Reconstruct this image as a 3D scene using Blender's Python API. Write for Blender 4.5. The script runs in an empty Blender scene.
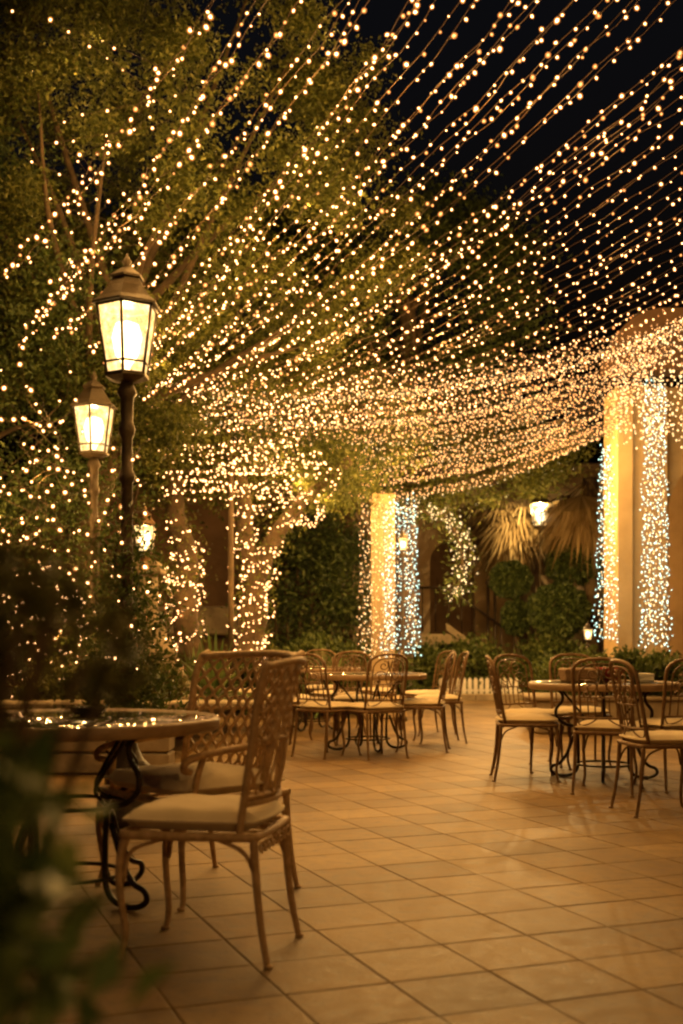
import bpy, math, random
import numpy as np
from mathutils import Vector, Matrix

random.seed(7)
rng = np.random.default_rng(7)
PI = math.pi
scene = bpy.context.scene
COL = scene.collection

# ------------------------------------------------------------------ camera
F, HZ, CX, CH = 1150.0, 640.0, 341.5, 1.08      # focal length and horizon in pixels, eye height in metres
cam_d = bpy.data.cameras.new('camera')
cam = bpy.data.objects.new('camera', cam_d)
COL.objects.link(cam)
cam.location = (0, 0, CH)
cam.rotation_euler = (PI / 2, 0, 0)
cam_d.sensor_fit = 'VERTICAL'
cam_d.sensor_height = 36.0
cam_d.lens = F / 1024 * 36
cam_d.shift_y = (HZ - 512) / 1024
cam_d.clip_start = 0.05
cam_d.clip_end = 500
cam_d.dof.use_dof = True
cam_d.dof.focus_distance = 7.5
cam_d.dof.aperture_fstop = 2.1
scene.camera = cam


def P(x, y, Y):
    """world point at depth Y that the photograph shows at pixel x, y"""
    return Vector(((x - CX) / F * Y, Y, CH + (HZ - y) / F * Y))


def Pz(x, y, z):
    Y = F * (z - CH) / (HZ - y)
    return Vector(((x - CX) / F * Y, Y, z))


# ------------------------------------------------------------------ materials
def new_mat(name):
    m = bpy.data.materials.new(name)
    m.use_nodes = True
    nt = m.node_tree
    nt.nodes.clear()
    out = nt.nodes.new('ShaderNodeOutputMaterial')
    return m, nt, out


def nd(nt, typ, **kw):
    n = nt.nodes.new(typ)
    for k, v in kw.items():
        if hasattr(n, k) and k not in ('Scale',):
            setattr(n, k, v)
        else:
            n.inputs[k].default_value = v
    return n


def ramp(nt, stops):
    r = nt.nodes.new('ShaderNodeValToRGB')
    el = r.color_ramp.elements
    while len(el) < len(stops):
        el.new(0.5)
    for e, (p, c) in zip(el, stops):
        e.position = p
        e.color = (*c, 1)
    return r


def surf(name, c0, c1, rough=0.6, scale=6.0, metallic=0.0, bump=0.2, bscale=None, rvar=0.1, detail=6, spec=0.5, sheen=0.0):
    m, nt, out = new_mat(name)
    tc = nt.nodes.new('ShaderNodeTexCoord')
    n1 = nd(nt, 'ShaderNodeTexNoise', Scale=scale, Detail=detail, Roughness=0.6)
    nt.links.new(tc.outputs['Object'], n1.inputs['Vector'])
    r = ramp(nt, [(0.28, c0), (0.72, c1)])
    nt.links.new(n1.outputs['Fac'], r.inputs['Fac'])
    b = nt.nodes.new('ShaderNodeBsdfPrincipled')
    b.inputs['Metallic'].default_value = metallic
    b.inputs['Specular IOR Level'].default_value = spec
    if sheen:
        b.inputs['Sheen Weight'].default_value = sheen
    nt.links.new(r.outputs['Color'], b.inputs['Base Color'])
    mr = nd(nt, 'ShaderNodeMapRange')
    mr.inputs['To Min'].default_value = max(0.02, rough - rvar)
    mr.inputs['To Max'].default_value = min(1, rough + rvar)
    nt.links.new(n1.outputs['Fac'], mr.inputs['Value'])
    nt.links.new(mr.outputs['Result'], b.inputs['Roughness'])
    if bump:
        n2 = nd(nt, 'ShaderNodeTexNoise', Scale=bscale or scale * 6, Detail=4)
        nt.links.new(tc.outputs['Object'], n2.inputs['Vector'])
        bp = nd(nt, 'ShaderNodeBump')
        bp.inputs['Strength'].default_value = bump
        bp.inputs['Distance'].default_value = 0.01
        nt.links.new(n2.outputs['Fac'], bp.inputs['Height'])
        nt.links.new(bp.outputs['Normal'], b.inputs['Normal'])
    nt.links.new(b.outputs['BSDF'], out.inputs['Surface'])
    return m


def leaf_mat(name, dark, mid, light, trans=0.35, rough=0.5):
    m, nt, out = new_mat(name)
    g = nt.nodes.new('ShaderNodeNewGeometry')
    r = ramp(nt, [(0.0, dark), (0.55, mid), (1.0, light)])
    nt.links.new(g.outputs['Random Per Island'], r.inputs['Fac'])
    b = nt.nodes.new('ShaderNodeBsdfPrincipled')
    b.inputs['Roughness'].default_value = rough
    b.inputs['Specular IOR Level'].default_value = 0.35
    nt.links.new(r.outputs['Color'], b.inputs['Base Color'])
    t = nt.nodes.new('ShaderNodeBsdfTranslucent')
    nt.links.new(r.outputs['Color'], t.inputs['Color'])
    mx = nt.nodes.new('ShaderNodeMixShader')
    mx.inputs['Fac'].default_value = trans
    nt.links.new(b.outputs['BSDF'], mx.inputs[1])
    nt.links.new(t.outputs['BSDF'], mx.inputs[2])
    nt.links.new(mx.outputs['Shader'], out.inputs['Surface'])
    return m


def glow_mat(name, col, strength, sample=False):
    m, nt, out = new_mat(name)
    e = nt.nodes.new('ShaderNodeEmission')
    e.inputs['Color'].default_value = (*col, 1)
    e.inputs['Strength'].default_value = strength
    nt.links.new(e.outputs['Emission'], out.inputs['Surface'])
    m.cycles.emission_sampling = 'FRONT' if sample else 'NONE'
    return m


WARM = (1.0, 0.50, 0.125)
MAT = {}
MAT['bulb'] = glow_mat('warm_bulb_glow', (1.0, 0.52, 0.20), 24)
def envelope_mat():
    m, nt, out = new_mat('amber_bulb_glass')
    e = nt.nodes.new('ShaderNodeEmission')
    e.inputs['Color'].default_value = (1.0, 0.31, 0.06, 1)
    e.inputs['Strength'].default_value = 1.5
    t = nt.nodes.new('ShaderNodeBsdfTransparent')
    mx = nt.nodes.new('ShaderNodeMixShader')
    mx.inputs['Fac'].default_value = 0.42
    nt.links.new(t.outputs['BSDF'], mx.inputs[1])
    nt.links.new(e.outputs['Emission'], mx.inputs[2])
    nt.links.new(mx.outputs['Shader'], out.inputs['Surface'])
    m.cycles.emission_sampling = 'NONE'
    return m


MAT['envelope'] = envelope_mat()
MAT['bulb_far'] = glow_mat('far_bulb_glow', (1.0, 0.46, 0.15), 4.2)
MAT['bulb_cool'] = glow_mat('cool_bulb_glow', (0.60, 0.92, 0.78), 4.4)
MAT['bulb_pale'] = glow_mat('pale_bulb_glow', (1.0, 0.66, 0.28), 4.0)
MAT['bulb_dim'] = glow_mat('dim_bulb_glow', (1.0, 0.42, 0.13), 6)
MAT['filament'] = glow_mat('lantern_bulb_glow', (1.0, 0.70, 0.32), 30)
MAT['filament_white'] = glow_mat('white_lantern_bulb_glow', (1.0, 0.88, 0.6), 25)
MAT['wire'] = surf('light_wire', (0.05, 0.03, 0.012), (0.09, 0.055, 0.025), 0.55, 30, bump=0)
MAT['cap'] = surf('bulb_cap', (0.05, 0.035, 0.015), (0.09, 0.06, 0.03), 0.5, 30, bump=0)
MAT['iron'] = surf('bronze_iron', (0.12, 0.07, 0.032), (0.23, 0.135, 0.06), 0.42, 25, metallic=0.4, bump=0.25, bscale=160)
MAT['lamp_iron'] = surf('weathered_lamp_iron', (0.06, 0.044, 0.022), (0.12, 0.088, 0.046), 0.5, 14, metallic=0.3, bump=0.35, bscale=90)
MAT['dark_iron'] = surf('dark_iron', (0.025, 0.016, 0.01), (0.05, 0.032, 0.02), 0.4, 25, metallic=0.5, bump=0.2, bscale=160)
MAT['wicker'] = surf('wicker_cane', (0.40, 0.25, 0.11), (0.74, 0.50, 0.25), 0.5, 40, bump=0.5, bscale=220)
MAT['cushion'] = surf('cream_cushion_cloth', (0.68, 0.56, 0.36), (0.80, 0.67, 0.45), 0.9, 5, bump=0.25, bscale=500, sheen=0.3)
MAT['stone'] = surf('weathered_stone', (0.22, 0.17, 0.11), (0.42, 0.34, 0.22), 0.85, 4, bump=0.6, bscale=30)
MAT['plaster'] = surf('cream_plaster', (0.36, 0.255, 0.12), (0.62, 0.46, 0.25), 0.85, 1.3, bump=0.35, bscale=18, detail=10)
MAT['plaster_old'] = surf('old_brown_plaster', (0.34, 0.23, 0.12), (0.58, 0.41, 0.23), 0.9, 1.3, bump=0.4, bscale=14)
MAT['brick_wall'] = surf('dark_wall_and_unlit_parapet', (0.13, 0.075, 0.04), (0.22, 0.13, 0.07), 0.9, 2.2, bump=0.5, bscale=12)
MAT['bark'] = surf('bark', (0.055, 0.038, 0.02), (0.15, 0.10, 0.052), 0.9, 9, bump=0.9, bscale=40)
MAT['soil'] = surf('soil', (0.035, 0.025, 0.015), (0.08, 0.055, 0.03), 0.95, 3, bump=0.6, bscale=20)
MAT['white_paint'] = surf('white_paint', (0.66, 0.62, 0.54), (0.80, 0.77, 0.70), 0.6, 12, bump=0.2)
MAT['tabletop'] = surf('painted_tabletop', (0.13, 0.08, 0.04), (0.20, 0.125, 0.06), 0.35, 8, bump=0.1)
MAT['rim'] = surf('tan_table_rim', (0.24, 0.155, 0.08), (0.36, 0.24, 0.13), 0.4, 14, bump=0.2)
MAT['red_cloth'] = surf('red_cloth', (0.22, 0.02, 0.015), (0.34, 0.04, 0.025), 0.8, 10, bump=0.3)
MAT['basket'] = surf('basket_cane', (0.22, 0.13, 0.06), (0.38, 0.24, 0.12), 0.7, 30, bump=0.8, bscale=120)
MAT['linen'] = surf('white_linen', (0.6, 0.56, 0.46), (0.72, 0.68, 0.58), 0.9, 8, bump=0.2)
MAT['petal'] = surf('red_petal', (0.35, 0.02, 0.02), (0.5, 0.06, 0.04), 0.6, 20, bump=0)

MAT['leaf_tree'] = leaf_mat('olive_tree_leaf', (0.05, 0.066, 0.012), (0.12, 0.138, 0.026), (0.24, 0.245, 0.06))
MAT['leaf_dark'] = leaf_mat('dark_tree_leaf', (0.035, 0.06, 0.014), (0.08, 0.12, 0.028), (0.15, 0.19, 0.05), 0.3)
MAT['leaf_hedge'] = leaf_mat('hedge_leaf', (0.028, 0.045, 0.013), (0.06, 0.09, 0.024), (0.125, 0.16, 0.045), 0.25)
MAT['leaf_shrub'] = leaf_mat('shrub_leaf', (0.04, 0.06, 0.014), (0.085, 0.115, 0.028), (0.17, 0.20, 0.055), 0.3)
MAT['leaf_gloss'] = leaf_mat('glossy_near_leaf', (0.05, 0.09, 0.03), (0.11, 0.17, 0.055), (0.20, 0.26, 0.09), 0.3, 0.5)
MAT['leaf_needle'] = leaf_mat('feathery_needle', (0.06, 0.065, 0.02), (0.12, 0.12, 0.035), (0.19, 0.18, 0.06), 0.3)
MAT['blade'] = leaf_mat('palmetto_blade', (0.07, 0.11, 0.03), (0.14, 0.20, 0.055), (0.23, 0.29, 0.09), 0.3)
MAT['dry_frond'] = leaf_mat('dry_frond', (0.18, 0.12, 0.05), (0.32, 0.22, 0.10), (0.46, 0.34, 0.17), 0.35)


def pane_mat():
    m, nt, out = new_mat('frosted_lantern_glass')
    tc = nt.nodes.new('ShaderNodeTexCoord')
    n = nd(nt, 'ShaderNodeTexNoise', Scale=16.0, Detail=5, Roughness=0.7)
    nt.links.new(tc.outputs['Object'], n.inputs['Vector'])
    r = ramp(nt, [(0.34, (0.42, 0.20, 0.045)), (0.52, (0.85, 0.52, 0.18)), (0.68, (1.0, 0.80, 0.45))])
    nt.links.new(n.outputs['Fac'], r.inputs['Fac'])
    e = nt.nodes.new('ShaderNodeEmission')
    nt.links.new(r.outputs['Color'], e.inputs['Color'])
    e.inputs['Strength'].default_value = 2.5
    tr = nt.nodes.new('ShaderNodeBsdfTransparent')
    tr.inputs['Color'].default_value = (1, 0.92, 0.75, 1)
    mx = nt.nodes.new('ShaderNodeMixShader')
    mx.inputs['Fac'].default_value = 0.8
    nt.links.new(tr.outputs['BSDF'], mx.inputs[1])
    nt.links.new(e.outputs['Emission'], mx.inputs[2])
    nt.links.new(mx.outputs['Shader'], out.inputs['Surface'])
    m.cycles.emission_sampling = 'NONE'
    return m


MAT['pane'] = pane_mat()


def glass_mat():
    m, nt, out = new_mat('smoked_table_glass')
    b = nt.nodes.new('ShaderNodeBsdfPrincipled')
    tc = nt.nodes.new('ShaderNodeTexCoord')
    n = nd(nt, 'ShaderNodeTexNoise', Scale=7.0, Detail=3)
    nt.links.new(tc.outputs['Object'], n.inputs['Vector'])
    bp = nd(nt, 'ShaderNodeBump')
    bp.inputs['Strength'].default_value = 0.05
    bp.inputs['Distance'].default_value = 0.01
    nt.links.new(n.outputs['Fac'], bp.inputs['Height'])
    nt.links.new(bp.outputs['Normal'], b.inputs['Normal'])
    b.inputs['Base Color'].default_value = (0.06, 0.055, 0.035, 1)
    b.inputs['Roughness'].default_value = 0.05
    b.inputs['IOR'].default_value = 1.55
    b.inputs['Coat Weight'].default_value = 0.6
    b.inputs['Coat Roughness'].default_value = 0.03
    nt.links.new(b.outputs['BSDF'], out.inputs['Surface'])
    return m


MAT['glass'] = glass_mat()


def tile_mat():
    m, nt, out = new_mat('terracotta_patio_tile')
    g = nt.nodes.new('ShaderNodeNewGeometry')
    tc = nt.nodes.new('ShaderNodeTexCoord')
    big = nd(nt, 'ShaderNodeTexNoise', Scale=1.1, Detail=5, Roughness=0.6)
    fine = nd(nt, 'ShaderNodeTexNoise', Scale=13.0, Detail=10, Roughness=0.72)
    grit = nd(nt, 'ShaderNodeTexNoise', Scale=60.0, Detail=4)
    for n in (big, fine, grit):
        nt.links.new(tc.outputs['Object'], n.inputs['Vector'])
    r1 = ramp(nt, [(0.0, (0.19, 0.118, 0.046)), (0.25, (0.262, 0.170, 0.068)), (0.75, (0.30, 0.201, 0.084)), (1.0, (0.35, 0.245, 0.113))])
    nt.links.new(g.outputs['Random Per Island'], r1.inputs['Fac'])
    r2 = ramp(nt, [(0.32, (0.34, 0.27, 0.21)), (0.47, (0.80, 0.75, 0.68)), (0.66, (1.08, 1.05, 1.0))])
    nt.links.new(fine.outputs['Fac'], r2.inputs['Fac'])
    mx = nd(nt, 'ShaderNodeMix', data_type='RGBA', blend_type='MULTIPLY')
    mx.inputs['Factor'].default_value = 0.85
    nt.links.new(r1.outputs['Color'], mx.inputs['A'])
    nt.links.new(r2.outputs['Color'], mx.inputs['B'])
    r3 = ramp(nt, [(0.35, (0.42, 0.38, 0.34)), (0.6, (1, 1, 1))])
    nt.links.new(big.outputs['Fac'], r3.inputs['Fac'])
    mx2 = nd(nt, 'ShaderNodeMix', data_type='RGBA', blend_type='MULTIPLY')
    mx2.inputs['Factor'].default_value = 0.6
    nt.links.new(mx.outputs['Result'], mx2.inputs['A'])
    nt.links.new(r3.outputs['Color'], mx2.inputs['B'])
    b = nt.nodes.new('ShaderNodeBsdfPrincipled')
    b.inputs['Specular IOR Level'].default_value = 0.35
    nt.links.new(mx2.outputs['Result'], b.inputs['Base Color'])
    mr = nd(nt, 'ShaderNodeMapRange')
    mr.inputs['From Min'].default_value = 0.3
    mr.inputs['From Max'].default_value = 0.7
    mr.inputs['To Min'].default_value = 0.48
    mr.inputs['To Max'].default_value = 0.68
    nt.links.new(fine.outputs['Fac'], mr.inputs['Value'])
    nt.links.new(mr.outputs['Result'], b.inputs['Roughness'])
    ad = nd(nt, 'ShaderNodeMath', operation='ADD')
    ml = nd(nt, 'ShaderNodeMath', operation='MULTIPLY')
    ml.inputs[1].default_value = 0.25
    nt.links.new(grit.outputs['Fac'], ml.inputs[0])
    nt.links.new(fine.outputs['Fac'], ad.inputs[0])
    nt.links.new(ml.outputs['Value'], ad.inputs[1])
    bp = nd(nt, 'ShaderNodeBump')
    bp.inputs['Strength'].default_value = 0.4
    bp.inputs['Distance'].default_value = 0.008
    nt.links.new(ad.outputs['Value'], bp.inputs['Height'])
    nt.links.new(bp.outputs['Normal'], b.inputs['Normal'])
    nt.links.new(b.outputs['BSDF'], out.inputs['Surface'])
    return m


MAT['tile'] = tile_mat()
MAT['grout'] = surf('dark_grout', (0.085, 0.053, 0.024), (0.19, 0.12, 0.056), 0.9, 10, bump=0.4)


# ------------------------------------------------------------------ mesh helpers
class MB:
    """collects shapes and links them as ONE mesh object"""

    def __init__(self):
        self.v, self.f, self.mi, self.sm = [], [], [], []

    def add(self, verts, faces, mi=0, smooth=True):
        o = len(self.v)
        self.v += [tuple(p) for p in verts]
        for f in faces:
            self.f.append([i + o for i in f])
            self.mi.append(mi)
            self.sm.append(smooth)
        return self

    def box(self, c, s, mi=0, rz=0.0, taper=1.0, bev=0.0):
        x, y, z = s[0] / 2, s[1] / 2, s[2] / 2
        b = min(bev, x * .9, y * .9, z * .9)
        ca, sa = math.cos(rz), math.sin(rz)
        rings = []
        if b > 0:
            lv = [(-z, x - b, y - b), (-z + b, x, y), (z - b, x, y), (z, x - b, y - b)]
        else:
            lv = [(-z, x, y), (z, x, y)]
        for i, (h, ax, ay) in enumerate(lv):
            k = 1.0 if h < 0 else taper
            cb = b * .6
            pts = [(ax, -ay + cb), (ax, ay - cb), (ax - cb, ay), (-ax + cb, ay), (-ax, ay - cb), (-ax, -ay + cb), (-ax + cb, -ay), (ax - cb, -ay)] if b > 0 else [(ax, -ay), (ax, ay), (-ax, ay), (-ax, -ay)]
            rings.append([(c[0] + (px * ca - py * sa) * k, c[1] + (px * sa + py * ca) * k, c[2] + h) for px, py in pts])
        n = len(rings[0])
        vs = [p for r in rings for p in r]
        fs = []
        for k in range(len(rings) - 1):
            for i in range(n):
                j = (i + 1) % n
                fs.append([k * n + i, k * n + j, (k + 1) * n + j, (k + 1) * n + i])
        fs.append(list(range(n))[::-1])
        fs.append([(len(rings) - 1) * n + i for i in range(n)])
        return self.add(vs, fs, mi, False)

    def tube(self, pts, r, seg=8, mi=0, closed=False):
        pts = [Vector(p) for p in pts]
        n = len(pts)
        rad = r if isinstance(r, (list, tuple)) else [r] * n
        tang = []
        for i in range(n):
            if closed:
                t = pts[(i + 1) % n] - pts[i - 1]
            else:
                t = pts[min(i + 1, n - 1)] - pts[max(i - 1, 0)]
            tang.append(t.normalized() if t.length > 1e-9 else Vector((0, 0, 1)))
        up = Vector((0, 0, 1)) if abs(tang[0].z) < 0.9 else Vector((1, 0, 0))
        nrm = tang[0].cross(up).normalized()
        vs = []
        for i in range(n):
            nrm = (nrm - tang[i] * nrm.dot(tang[i]))
            nrm = nrm.normalized() if nrm.length > 1e-6 else tang[i].orthogonal().normalized()
            bn = tang[i].cross(nrm)
            for k in range(seg):
                a = 2 * PI * k / seg
                vs.append(pts[i] + (nrm * math.cos(a) + bn * math.sin(a)) * rad[i])
        fs = []
        for i in range(n if closed else n - 1):
            j = (i + 1) % n
            for k in range(seg):
                k2 = (k + 1) % seg
                fs.append([i * seg + k, i * seg + k2, j * seg + k2, j * seg + k])
        if not closed:
            fs.append(list(range(seg))[::-1])
            fs.append([(n - 1) * seg + k for k in range(seg)])
        return self.add(vs, fs, mi)

    def lathe(self, prof, seg=24, c=(0, 0, 0), mi=0, rot=0.0, smooth=True, caps=True):
        vs, fs = [], []
        for r, z in prof:
            for k in range(seg):
                a = 2 * PI * k / seg + rot
                vs.append((c[0] + r * math.cos(a), c[1] + r * math.sin(a), c[2] + z))
        for i in range(len(prof) - 1):
            for k in range(seg):
                k2 = (k + 1) % seg
                fs.append([i * seg + k, i * seg + k2, (i + 1) * seg + k2, (i + 1) * seg + k])
        if caps:
            fs.append(list(range(seg))[::-1])
            fs.append([(len(prof) - 1) * seg + k for k in range(seg)])
        return self.add(vs, fs, mi, smooth)

    def build(self, name, mats, parent=None, loc=None):
        me = bpy.data.meshes.new(name)
        me.from_pydata(self.v, [], self.f)
        if not isinstance(mats, (list, tuple)):
            mats = [mats]
        for m in mats:
            me.materials.append(m)
        me.polygons.foreach_set('material_index', self.mi)
        me.polygons.foreach_set('use_smooth', self.sm)
        me.update()
        return link(name, me, parent, loc)


def link(name, me, parent=None, loc=None):
    o = bpy.data.objects.new(name, me)
    COL.objects.link(o)
    if parent is not None:
        o.parent = parent
    if loc is not None:
        o.location = loc
    return o


def tag(o, label=None, cat=None, group=None, kind=None):
    for k, v in (('label', label), ('category', cat), ('group', group), ('kind', kind)):
        if v:
            o[k] = v
    return o


def empty(name, loc=(0, 0, 0), rz=0.0):
    o = bpy.data.objects.new(name, None)
    COL.objects.link(o)
    o.location = loc
    o.rotation_euler = (0, 0, rz)
    o.empty_display_size = 0.1
    return o


def copy_tree(o, parent=None):
    c = o.copy()
    COL.objects.link(c)
    c.parent = parent
    for ch in o.children:
        copy_tree(ch, c)
    return c


def smooth_path(pts, n=6, closed=False):
    pts = [Vector(p) for p in pts]
    out = []
    m = len(pts)
    for i in range(m if closed else m - 1):
        if closed:
            a, b, c, d = pts[i - 1], pts[i], pts[(i + 1) % m], pts[(i + 2) % m]
        else:
            b, c = pts[i], pts[i + 1]
            a = pts[i - 1] if i > 0 else b * 2 - c
            d = pts[i + 2] if i + 2 < m else c * 2 - b
        for k in range(n):
            t = k / n
            out.append(0.5 * ((2 * b) + (c - a) * t + (2 * a - 5 * b + 4 * c - d) * t * t + (3 * b - a - 3 * c + d) * t ** 3))
    if not closed:
        out.append(pts[-1])
    return out


# ---------------------------------------------------------------- foliage
def rand_dirs(n):
    d = rng.normal(size=(n, 3))
    return d / np.linalg.norm(d, axis=1, keepdims=True)


def leaves_object(name, cen, size, mat, parent=None, axis=None, aspect=0.45, droop=0.2, fold=0.18):
    """one mesh of small folded leaf faces: cen is N x 3"""
    n = len(cen)
    d = rand_dirs(n) if axis is None else axis + 0.5 * rng.normal(size=(n, 3))
    d[:, 2] -= droop
    d /= np.linalg.norm(d, axis=1, keepdims=True) + 1e-9
    s = rand_dirs(n)
    side = np.cross(d, s)
    side /= np.linalg.norm(side, axis=1, keepdims=True) + 1e-9
    up = np.cross(side, d)
    L = (size * rng.uniform(0.6, 1.35, n))[:, None]
    W = L * aspect
    base = cen - d * L * 0.5
    tip = cen + d * L * 0.5
    l = cen + side * W * 0.5 + up * L * fold
    r = cen - side * W * 0.5 + up * L * fold
    v = np.stack([base, l, tip, r], axis=1).reshape(-1, 3)
    idx = np.arange(n)[:, None] * 4
    tri = np.concatenate([idx + np.array([0, 1, 2]), idx + np.array([0, 2, 3])], axis=1).reshape(-1)
    me = bpy.data.meshes.new(name)
    me.vertices.add(len(v))
    me.vertices.foreach_set('co', v.astype(np.float32).reshape(-1))
    me.loops.add(len(tri))
    me.loops.foreach_set('vertex_index', tri.astype(np.int32))
    me.polygons.add(len(tri) // 3)
    me.polygons.foreach_set('loop_start', np.arange(0, len(tri), 3, dtype=np.int32))
    me.materials.append(mat)
    me.update(calc_edges=True)
    return link(name, me, parent)


def clumps(center, radii, k, n, spread, shell=0.5, flat=0.75):
    """N points in K clumps spread through an ellipsoid; SHELL pushes the clumps outwards"""
    d = rand_dirs(k)
    rr = rng.uniform(0, 1, k) ** (1 / 3)
    rr = shell + (1 - shell) * rr if shell else rr
    cc = d * rr[:, None] * np.array(radii) + np.array(center)
    w = rng.uniform(0.35, 1.6, k)
    pick = rng.choice(k, n, p=w / w.sum())
    sp = spread * rng.uniform(0.6, 1.4, k)
    g = rng.normal(size=(n, 3)) * np.array([1, 1, flat])
    return cc[pick] + g * sp[pick][:, None], cc


def trunk_mb(base, top, r0, r1, limbs, seed, lean=0.2):
    rnd = random.Random(seed)
    mb = MB()
    base, top = Vector(base), Vector(top)
    pts, n = [], 9
    for i in range(n):
        t = i / (n - 1)
        p = base.lerp(top, t)
        p += Vector((rnd.uniform(-1, 1), rnd.uniform(-1, 1), 0)) * lean * t * 0.5
        pts.append(p)
    sp = smooth_path(pts, 3)
    mb.tube(sp, [r0 * (1.25 if i == 0 else 1) + (r1 - r0) * i / (len(sp) - 1) for i in range(len(sp))], 10)
    for q in limbs:
        q = Vector(q)
        a = sp[int(len(sp) * rnd.uniform(0.55, 0.95))]
        m = a.lerp(q, 0.5) + Vector((rnd.uniform(-.2, .2), rnd.uniform(-.2, .2), rnd.uniform(0, .3)))
        lp = smooth_path([a, m, q], 5)
        mb.tube(lp, [r1 * .5 + (0.010 - r1 * .5) * i / (len(lp) - 1) for i in range(len(lp))], 6)
    return mb


def tree(name, label, base, crown_c, radii, k, n, size, spread, r0, mat, seed, group=None, shell=0.45, top=None, cat='tree'):
    root = empty(name, base)
    tag(root, label, cat, group)
    b = Vector(base)
    pts, cc = clumps(Vector(crown_c) - b, radii, k, n, spread, shell)
    pts = pts[pts[:, 2] > 0.1]
    limbs = [tuple(c) for c in cc[:: max(1, k // 14)]]
    t = Vector(top) - b if top else Vector(crown_c) - b
    trunk_mb((0, 0, 0), t, r0, r0 * .45, limbs, seed).build('trunk', MAT['bark'], root)
    leaves_object('crown', pts, size, mat, root)
    return root


def shrub(label, base, radii, n, size, mat, seed, group='shrubs in the planting beds', k=16, name='shrub', aspect=0.45, stems=6):
    root = empty(name, base)
    tag(root, label, 'shrub', group)
    pts, cc = clumps((0, 0, radii[2] * 0.95), radii, k, n, min(radii) * 0.3, 0.3)
    pts = pts[pts[:, 2] > 0.02]
    rnd = random.Random(seed)
    mb = MB()
    for i in range(stems):
        q = Vector(cc[i % len(cc)])
        mb.tube(smooth_path([(rnd.uniform(-.06, .06), rnd.uniform(-.06, .06), 0), (q.x * .4, q.y * .4, q.z * .6), q], 4), 0.012, 5)
    mb.build('stem', MAT['bark'], root)
    ax = pts - np.array([0, 0, -0.2])
    ax /= np.linalg.norm(ax, axis=1, keepdims=True) + 1e-9
    leaves_object('foliage', pts, size, mat, root, axis=ax, aspect=aspect)
    return root


def blade_plant(name, label, base, n, length, width, mat, group, spread=1.0, seed=0, cat='plant'):
    """spiky plant: a rosette of arching blades"""
    rnd = random.Random(seed)
    mb = MB()
    for i in range(n):
        a = rnd.uniform(0, 2 * PI)
        el = rnd.uniform(0.25, 1.45)
        L = length * rnd.uniform(0.7, 1.15)
        d = Vector((math.cos(a) * math.cos(el) * spread, math.sin(a) * math.cos(el) * spread, math.sin(el)))
        s = d.cross(Vector((0, 0, 1))).normalized()
        vs, fs = [], []
        for j in range(6):
            t = j / 5
            p = d * L * t + Vector((0, 0, -0.45 * L * t * t * math.cos(el)))
            w = width * (0.35 + 1.3 * t) * (1 - t ** 3) if t < 1 else 0.002
            vs += [p - s * w, p + Vector((0, 0, -w * .5)), p + s * w]
        for j in range(5):
            q = j * 3
            fs += [[q, q + 1, q + 4, q + 3], [q + 1, q + 2, q + 5, q + 4]]
        mb.add(vs, fs)
    return tag(mb.build(name, mat, None, base), label, cat, group)


# ------------------------------------------------------------------ the setting
g = MB()
g.add([(-80, -20, -0.03), (80, -20, -0.03), (80, 140, -0.03), (-80, 140, -0.03)], [[0, 1, 2, 3]], 0, False)
tag(g.build('ground', MAT['soil']), kind='structure')
PX0, PX1, PY0, PY1 = -5.2, 9.5, -2.0, 20.6
g = MB()
g.add([(PX0, PY0, -0.0035), (PX1, PY0, -0.0035), (PX1, PY1, -0.0035), (PX0, PY1, -0.0035)], [[0, 1, 2, 3]], 0, False)
# tiles: laid on a grid turned 21 degrees, each slightly uneven
S, TH = 0.349, math.radians(21.2)
OX, OY = 0.1536, 3.628
ca, sa = math.cos(TH), math.sin(TH)
rnd = random.Random(3)
for i in range(-60, 70):
    for j in range(-40, 80):
        jx, jy = rnd.uniform(-.0022, .0022), rnd.uniform(-.0022, .0022)
        cxx, cyy = (i + .5) * S + jx, (j + .5) * S + jy
        wx, wy = OX + cxx * ca - cyy * sa, OY + cxx * sa + cyy * ca
        if not (PX0 + .2 < wx < PX1 - .2 and PY0 + .2 < wy < PY1 - .2):
            continue
        hz = rnd.uniform(-.0003, .0003)
        tx, ty = rnd.uniform(-.0018, .0018), rnd.uniform(-.0018, .0018)
        vs = []
        for inset, dz in ((0.0022, -0.0035), (0.0034, -0.0010), (0.0085, 0.0)):
            hs = S / 2 - inset
            for ux, uy in ((-1, -1), (1, -1), (1, 1), (-1, 1)):
                lx, ly = ux * hs, uy * hs
                vs.append((wx + lx * ca - ly * sa, wy + lx * sa + ly * ca, dz + hz + lx * tx + ly * ty))
        fs = [[8, 9, 10, 11]]
        for q in range(4):
            r_ = (q + 1) % 4
            fs += [[q, r_, 4 + r_, 4 + q], [4 + q, 4 + r_, 8 + r_, 8 + q]]
        g.add(vs, fs, 1, False)
tag(g.build('patio', [MAT['grout'], MAT['tile']]), kind='structure')
g = MB()
for i in range(16):
    g.box((-5.2 + .48 + i * .95, 20.72, .03), (.94, .2, .16), bev=.015)
tag(g.build('kerb', MAT['stone']), kind='structure')

# night sky
w = bpy.data.worlds.new('World')
scene.world = w
w.use_nodes = True
nt = w.node_tree
nt.nodes.clear()
wo = nt.nodes.new('ShaderNodeOutputWorld')
bg = nt.nodes.new('ShaderNodeBackground')
sky = nt.nodes.new('ShaderNodeTexSky')
sky.sky_type = 'NISHITA'
sky.sun_disc = False
sky.sun_elevation = math.radians(-4)
sky.sun_rotation = math.radians(200)
nt.links.new(sky.outputs['Color'], bg.inputs['Color'])
bg.inputs['Strength'].default_value = 0.22
nt.links.new(bg.outputs['Background'], wo.inputs['Surface'])


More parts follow.
